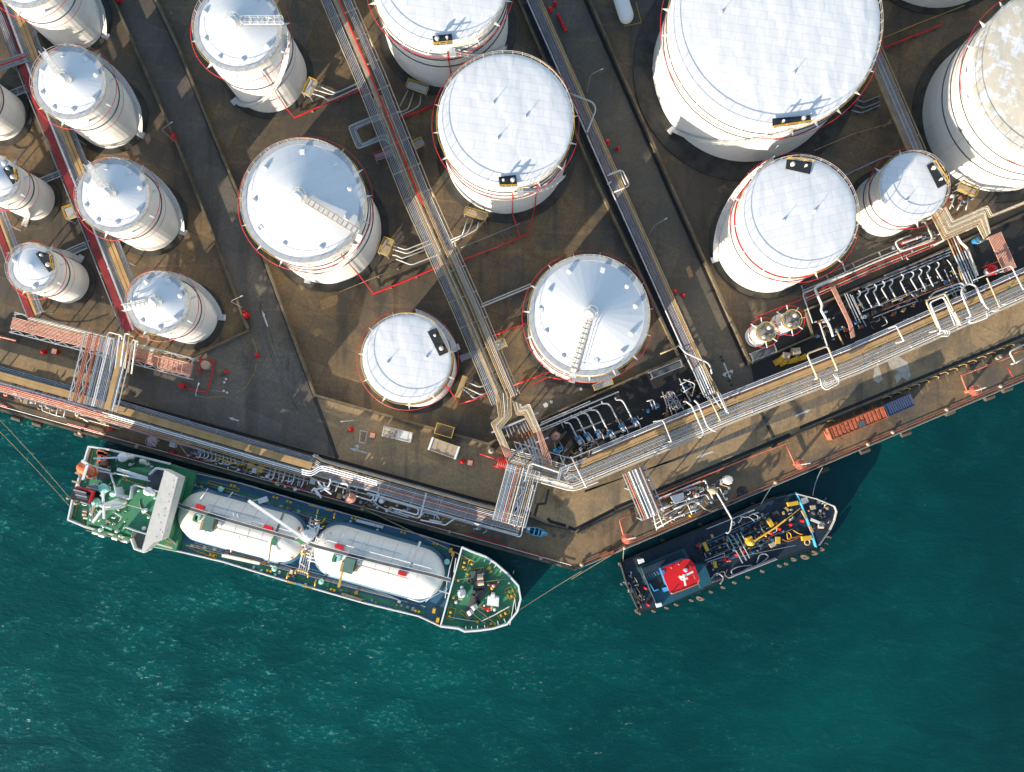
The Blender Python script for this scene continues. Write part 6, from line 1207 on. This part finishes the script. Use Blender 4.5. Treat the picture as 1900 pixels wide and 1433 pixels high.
solo(MB().lathe(P(1377,913,0),[(1.2,0),(1.1,0.15),(0.5,0.5),(0.1,0.55)],11),'debris_heap','black','black tangled heap on the apron edge right of the cream cabin','rope heap')
hose('black hose trailing from the tangled heap on the right apron',[(1376,912),(1368,922),(1360,928),(1358,936),(1368,934)],0.3,0.9,'black')
# left jetty manifold rows
t=thing('jetty_manifold','row of white loading pipes and a yellow valve on the apron behind the tanker','manifold',P(430,860,0))
for i in range(9): x=372+i*7; y=833+i*2; pipe(t,[(x,y),(x+1,y+10),(x-3,y+17-(i%3)*2),(x-8,y+14)],1.6,0.9,'lgrey' if i%2 else 'white',fil=0.4)
for i in range(8): x=502+i*9; y=868+i*2.3; pipe(t,[(x,y),(x-3,y+14),(x-4-(i%2)*3,y+20)],1.6,1.2,'white' if i%2 else 'lgrey',fil=0.4)
pipe(t,[(399,848),(430,859),(455,863)],1.6,1.8,'yellow'); pipe(t,[(483,874),(502,878),(510,888),(530,893)],1.0,0.9,'lgrey')
for (x,y,m,s) in ((464,864,'brightyellow',1.0),(472,873,'offwhite',1.0),(482,871,'yellow',1.2),(320,824,'offwhite',1.2),(580,893,'offwhite',1.1),(629,921,'ochre',0.9),(218,748,'sand',1.0) if False else (47,745,'sand',0.9)): bx(x,y,0.0,s,s*1.1,1.3,-15,m,'valve_box',t)
t=thing('loading_arm','folded white loading arms reaching over the tanker edge on the left apron','loading arm',P(595,905,0))
for q,r in (([(590,893),(596,903),(615,917)],1.6),([(578,912),(584,905),(596,924)],1.8),([(583,909),(600,905),(612,908)],1.8),([(600,895),(604,908),(594,912)],1.6),([(590,920),(583,908)],1.4),([(608,905),(614,894),(612,888)],1.2)): pipe(t,q,3.0,r,'white',name='arm')
for (x,y) in ((596,904),(606,906)): p=P(x,y,2); part(MB().lathe((p.x,p.y,0),[(0.4,0),(0.35,2.4),(0.55,2.6),(0.1,2.9)],10),'post','lgrey',t)
t=thing('jetty_manifold','large white loading pipe loops on the apron between tanker and middle rack','manifold',P(720,935,0))
for q,r,m in (([(614,897),(616,893),(700,913),(704,917),(697,930)],1.6,'white'),([(703,894),(706,896),(697,928),(693,929)],1.5,'white'),([(660,920),(690,930),(694,920),(688,918)],1.4,'white'),([(693,929),(700,938),(728,951),(758,960)],1.2,'lgrey'),([(705,922),(772,942),(777,946),(775,956),(728,943)],1.4,'white'),([(730,948),(776,962)],1.3,'lgrey'),([(791,915),(780,958),(776,961)],2.0,'white'),([(783,957),(786,950),(812,957),(815,964)],1.3,'lgrey'),([(780,965),(820,973),(826,975),(845,961),(905,978),(966,997),(990,900)],1.3,'white'),([(797,965),(820,970)],2.2,'lgrey'),([(805,963),(815,920)],0.7,'lgrey'),([(810,963),(820,922)],0.7,'lgrey'),([(622,912),(630,895)],1.0,'lgrey'),([(638,905),(636,918)],1.0,'lgrey'),([(560,890),(553,892),(540,905)],0.8,'dgrey'),([(640,895),(648,900),(645,912)],2.6,'grey')): pipe(t,q,2.2,r,m)
for (x,y,m,q_) in ((707,930,'white',0.55),(724,944,'sand',0.4),(735,950,'lgrey',0.35),(742,951,'lgrey',0.35),(673,941,'conc',0.35)): p=P(x,y,2.4); part(MB().lathe((p.x,p.y,0.2),[(q_,0),(q_,1.9),(q_*0.4,2.4)],10),'valve',m,t)
t=thing('jetty_manifold','grey-blue piping with small valves on the far left apron by the bridge foot','manifold',P(95,755,0))
for q,r,m in (([(66,750),(66,742),(50,735),(24,730)],1.1,'offwhite'),([(79,762),(78,748),(83,744),(100,748)],1.3,'bluegrey'),([(79,762),(104,771),(122,775)],1.2,'lgrey'),([(104,772),(108,756),(104,750)],1.1,'lgrey'),([(92,768),(95,752)],1.1,'bluegrey'),([(118,774),(122,758),(140,765)],1.1,'lgrey'),([(124,755),(134,752),(148,768),(140,772)],1.1,'offwhite'),([(140,770),(142,752),(160,758)],1.1,'beige'),([(148,775),(222,796)],1.3,'beige'),([(150,770),(216,785)],1.2,'pink'),([(156,778),(164,782)],1.8,'white'),([(166,768),(172,760),(186,766)],1.1,'beige'),([(128,742),(150,748)],1.4,'beige'),([(35,735),(40,745)],0.7,'offwhite')): pipe(t,q,1.4,r,m)
for (x,y,m) in ((57,745,'offwhite'),(73,757,'rust'),(10,732,'coral'),(88,755,'sand'),(189,803,'sand')): p=P(x,y,0.6); part(MB().lathe((p.x,p.y,0),[(0.4,0),(0.45,0.6),(0.1,1.0)],8),'valve',m,t)
hose('black looped hose on the left apron beside the manifold',[(20,730),(28,738),(40,738),(45,745)],0.2,0.6,'dgrey'); hose('thin pale boom resting near the pink monitor behind the tanker',[(330,820),(345,842),(350,848)],1.8,1.0,'tan'); hose('tangled black hose on the ground below the cut left tank',[(20,262),(25,275),(40,278),(58,270),(58,255),(50,248)],0.15,0.6,'dgrey'); hose('black hose draped behind the left cut tank',[(49,222),(52,210),(54,196),(53,185)],0.6,1.6,'black')
hose('black cable across the yard above the left bridge',[(78,585),(100,596),(130,600),(160,598),(185,590),(200,585)],0.1,0.45,'black'); hose('short black hose by the small tank above the pink rack',[(82,562),(79,574),(78,582)],0.2,0.9,'black')
rd=[(205,797,'behind the tanker stern, near the left bridge'),(318,840,'under the tanker funnel side by the white box')]
for x,y,l in rd:
    p=P(x,y,0.5); solo(MB().box((p.x,p.y,0.1),1.2,0.45,0.7,R(-12)).cyl((p.x+0.2,p.y-0.3,0.6),(p.x+0.2,p.y+0.5,0.6),0.15,6),'fire_valve','red','red valve block on the left apron '+l,'valve')
solo(MB().box((P(1135,1026,0.5).x,P(1135,1026,0.5).y,0),1.1,0.8,0.7,0.4).box((P(1119,1030,0.5).x+0.3,P(1119,1030,0.5).y,0),1.8,1.3,0.35,0.4),'fire_skid','rust','rust-red skid on the apron near the quay corner','skid')
# drift: apron bollards
bl=[(150,803),(305,833) if False else (255,829),(673,944),(834,986),(1003,1035),(1079,1047),(1158,1016),(1438,895),(1609,824),(1655,802),(1755,760),(1855,717)]
bn=('above the tanker stern','left apron near the pink monitor','above the tanker middle where the rope ends','below the middle rack left of the blue boat','just left of the quay corner','at the quay corner','beside the monitor left of the barge','above the barge bow','on the right edge below the orange container','right of the one below the orange container','below the navy container','near the right edge monitor')
b0=None
for (x,y),l in zip(bl,bn):
    lab='stubby mooring bollard '+l; p=P(x,y,0.1)
    if b0 is None: b0=solo(MB().lathe((p.x,p.y,0.0),[(0.32,0),(0.28,0.35),(0.42,0.5),(0.3,0.65),(0.02,0.7)],12),'mooring_bollard','sand',lab,'bollard','mooring bollards along the quay edge',smooth=True); ref=b0.location.copy()-p
    else: c_=dup(b0,p+ref,0,lab)
# quay fenders
qf=[(32,776,'leftmost, near the mooring ropes'),(70,786,'left quay wall above the tanker stern'),(148,805,'left quay wall beside the tanker stern'),(1528,872,'right quay wall above the barge bow'),(1604,836,'right quay wall left of the orange container'),(1680,804,'right quay wall under the splash'),(1762,765,'right quay wall below the navy container'),(1835,737,'right quay wall near the right monitor'),(1868,722,'right quay wall, rightmost')]
for x,y,l in qf:
    p=P(x,y,-1.6); solo(MB().cyl((p.x-0.9,p.y+(0.28 if x<1000 else -0.36),-1.6),(p.x+0.9,p.y-(0.28 if x<1000 else -0.36),-1.6),0.6,10).cyl((p.x-0.6,p.y,-2.3),(p.x+0.6,p.y,-2.3),0.35,8),'quay_fender','fender','weathered rubber fender on the '+l if 'quay' in l else 'weathered rubber fender, '+l,'fender','rubber fenders on the quay wall')
# ropes
def rope(label,a,b,r=0.7,sag=0.6,mat='rope'):
    A=P(*a);B_=P(*b); pts=[A.lerp(B_,i/12)-Vector((0,0,sag*4*(i/12)*(1-i/12))) for i in range(13)]
    solo(MB().tube(pts,r/PPM,5),'mooring_rope',mat,label,'mooring rope','mooring ropes of the two ships')
rope('upper of the two tan ropes running from the tanker stern to the left edge',(130,925,3.5),(-40,738,0.5)); rope('lower of the two tan ropes running from the tanker stern to the left edge',(128,938,3.5),(-50,752,0.5))
rope('long pale rope from the tanker bow to the quay corner bollard',(958,1136,3.6),(1079,1060,0.6),0.9); rope('tan rope from the barge stern bollard crossing above the water to the corner',(1158,1016,0.6),(1060,1075,0.4),0.8,0.2); rope('short tan rope from the apron bollard to the barge stern',(1158,1016,0.6),(1156,1042,-0.3),0.8,0.3)
rope('rope from the tanker foredeck along the dark gap to the apron bollard',(880,1042,3.8),(674,944,0.6),0.8,0.2); rope('thin rope from the barge bow up to the right apron bollard',(1508,920,0.8),(1526,868,0.6),0.7,0.8,'grey'); rope('thin rope from the barge side to the apron above it',(1412,936,0),(1438,895,0.5),0.6,0.4,'grey')
rope('thin pale rope beside the tanker stern along the quay gap',(313,862,2.8),(480,905,0.4),0.5,0.2)
# hook-shaped stains / steel loops along the right apron kerb
WM.setdefault(roadC.name,Matrix())
hk=None
for i in range(20):
    x=1540+i*17.5; y=779-i*7.4+4
    if i in (1,2,3,4,5): continue
    p=P(x,y,0.35); m=MB().tube([(p.x-0.9,p.y-0.2,0.05),(p.x-0.6,p.y+0.1,0.6),(p.x+0.2,p.y+0.35,0.7),(p.x+0.9,p.y+0.2,0.6),(p.x+1.1,p.y+0.0,0.05)],0.10,5)
    solo(m,'steel_hoop','ochre','rusty bent hoop in the row along the right apron kerb','hoop','rusty hoops along the right apron kerb')
pt=[(1452,818),(1434,826),(1416,834),(1398,842),(1380,850),(1362,857),(1344,864)]
for x,y in pt:
    p=P(x,y,0.3); solo(MB().beam((p.x-0.4,p.y,0.25),(p.x+0.9,p.y+0.45,0.25),0.12),'pipe_bracket','ochre','rusty bracket under the coral pipe on the right apron','bracket','rusty brackets under the coral apron pipe')
# right edge apron pipework
t=thing('pipe_loop','cream rusty pipe frame on the apron at the right edge','pipework',P(1885,665,0))
for q,r,m in (([(1900,640),(1876,651),(1874,656),(1884,674),(1876,676)],1.5,'offwhite'),([(1905,646),(1880,656)],1.3,'rust'),([(1884,674),(1900,665)],1.2,'lgrey'),([(1868,680),(1880,700)],0.8,'red')): pipe(t,q,1.5,r,m)
drum('cream square box on the apron near the right edge',1857,662,5,1.0,'sand','box')

# dense small branches, valves and brackets on the manifolds and ships
def clutter(par,a,b,wd,n,mats,ang,z=0.9,seed=1,lo=3,hi=11,base=0.0):
    random.seed(seed); dx,dy=b[0]-a[0],b[1]-a[1]; L=math.hypot(dx,dy); ux,uy=dx/L,dy/L
    for i in range(n):
        t_=random.random(); s_=random.uniform(-wd,wd)/2; x=a[0]+dx*t_-uy*s_; y=a[1]+dy*t_+ux*s_; m=random.choice(mats); an=R(random.choice(ang)); l=random.uniform(lo,hi); zz=base+z*random.uniform(0.5,1.4)
        ex,ey=x+l*cos(an),y-l*sin(an)
        if i%3==0:
            ex2,ey2=ex+l*0.5*cos(an+1.57),ey-l*0.5*sin(an+1.57); pipe(par,[(x,y),(ex,ey),(ex2,ey2)],zz,random.uniform(0.6,1.1),m,name='branch_pipe',fil=0.3,n=5)
        elif i%3==1: pipe(par,[(x,y),(ex,ey)],zz,random.uniform(0.5,0.9),m,name='branch_pipe',n=5)
        else:
            p=P(x,y,zz); q=random.uniform(0.12,0.30); part(MB().lathe((p.x,p.y,base),[(q,0),(q,zz-base),(q*1.5,zz-base+0.05),(q*1.4,zz-base+0.2),(0.02,zz-base+0.3)],8),'small_valve',m,par)
def byl(s):
    for o in bpy.data.objects:
        if o.parent is None and s in o.get('label',''): return o
WG=['lgrey','white','grey','offwhite','bluegrey','tan']; DK=['grey','rust','bluegrey','lgrey','tan','dgrey','rust']
clutter(byl('row of white loading pipes'),(350,842),(570,906),18,62,WG,(-16,74,-16,60),1.2,21)
clutter(byl('large white loading pipe loops'),(600,905),(900,985),24,60,WG,(-16,74,-16,30),1.2,22)
clutter(byl('grey-blue piping with small valves'),(10,728),(240,790),16,42,WG+['ochre'],(-16,74),1.2,23)
clutter(byl('crowded white and blue pipe manifold'),(1215,958),(1345,905),38,70,WG+['bluegrey','rust','bluegrey'],(23,-67,23),1.2,24)
clutter(byl('long blue-grey headers'),(1520,618),(1780,515),44,90,DK,(23,-67,23,-67),1.0,25)
clutter(byl('rows of pale header pipes'),(1030,850),(1240,760),40,56,DK+['lgrey'],(23,-67),1.0,26)
clutter(byl('tangle of white pipes'),(1225,760),(1300,725),44,34,DK,(23,-67),1.0,27)
clutter(T,(150,900),(235,985),70,46,['white','offwhite','tan','lgrey','mint','yellow'],(-16,74,40,-50),0.8,28,3,9,9.0)
clutter(T,(170,845),(300,880),26,26,['white','lgrey','offwhite','coral'],(-16,74),0.8,29,3,9,2.7)
clutter(T,(838,1080),(945,1108),100,46,['dgrey','yellow','white','shipgreen','offwhite','tan'],(-16,74,30),0.5,30,2,7,3.0)
clutter(T,(555,1025),(600,975),50,40,['white','lgrey','yellow','grey','white'],(-16,74,50),2.2,31,4,10,2.0)
clutter(B,(1160,1068),(1186,1122),26,26,['dgrey','tan','grey','offwhite','rope'],(22,112,60),0.3,32,2,8,-0.8)
clutter(B,(1500,965),(1540,950),50,24,['offwhite','grey','tan','dgrey'],(22,112,60),0.4,33,2,7,0.3)
clutter(B,(1300,1040),(1470,970),50,60,['dgrey','grey','shipblue','black','rust','lgrey'],(22,112,22),0.5,34,3,14,-0.8)
clutter(byl('white pipework with a dark red exchanger'),(1655,475),(1740,435),24,24,WG+['darkred'],(23,-67),1.0,35)
clutter(byl('tan stile platform right of the stained'),(1768,382),(1800,352),30,20,DK+['offwhite'],(-60,23),0.8,36)
# worn marks and painted kerb shadow on the ground
for q,w_ in (([(-300,600),(0,682),(480,814),(880,926),(985,953)],6),([(1140,943),(1200,918),(1466,806)],6),([(1484,794),(1900,622),(2400,412)],6)): line(q,w_,'black',roadC,'drain_and_shade_strip',4)  # black strips paint the kerb's shadow band onto the road
line([(1055,978),(1066,983),(1140,945)],6,'black',roadC,'drain_and_shade_strip',4); line([(1016,962),(1022,968),(1050,976)],6,'black',roadC,'drain_and_shade_strip',4)  # same painted kerb shadow, carried round the quay corner
random.seed(11)
for i in range(26):
    f=i/25; x=1425+f*430; y=826-(x-1425)*0.415; dx=random.uniform(3,12); L_=random.uniform(6,26); w_=random.uniform(1.5,4)
    mark([(x-w_/2,y),(x+w_/2,y+0.5),(x+dx+w_*0.4,y+L_*0.7),(x+dx,y+L_)],'stain',roadC,'rust_stain',4)
for i in range(16):
    r_=40+i*6+random.uniform(-2,2); a0=random.uniform(-5,25); a1=a0+random.uniform(30,75)
    px=[(420+r_*1.15*cos(R(a0+(a1-a0)*k/10)),640+r_*0.95*sin(R(a0+(a1-a0)*k/10))) for k in range(11)]
    line(px,random.choice((0.7,0.9,1.5)),'tyremark',roadA,'tyre_mark',5)
for i in range(10):
    x=478+random.uniform(-6,30); px=[(x,560),(x+14+i,640),(x+34+i*2,700),(x+70+i*3,760+i*3)]
    line(px,0.8,'tyremark',roadA,'tyre_mark',6)
for i in range(9):
    y=764+i*2.5; line([(1085,y+150-i*3),(1250,y+88-i*2),(1420,y+14-i),(1600,y-60)],0.8,'tyremark',roadC,'tyre_mark',6)
for (x,y,w_,h_,m_) in ((928,438,6,13,'slab'),(937,435,6,13,'slab'),(946,432,6,13,'slab'),(588,617,12,12,'stain'),(1012,752,8,7,'paintline'),(1023,746,5,5,'paintline'),(1078,722,5,5,'paintline'),(1083,985,14,10,'slab'),(1100,978,10,14,'slab'),(1118,972,9,16,'slab'),(1026,990,8,14,'slab'),(1044,994,12,8,'slab'),(470,255,22,16,'slab'),(520,300,26,18,'slab'),(612,560,30,18,'stain'),(1175,415,12,16,'slab'),(1280,505,8,20,'stain'),(1222,470,14,10,'slab'),(340,300,14,8,'slab'),(1340,350,16,12,'slab')):
    q=[(x+random.uniform(-.15,.15)*w_+i_*w_/2*cos(-0.4)-j_*h_/2*sin(-0.4),y+i_*w_/2*sin(-0.4)+j_*h_/2*cos(-0.4)+random.uniform(-.1,.1)*h_) for i_,j_ in ((-1,-1),(0,-1.15),(1,-1),(1.1,0),(1,1),(0,1.1),(-1,1))]
    mark(q,m_,roadC,'ground_patch',3)
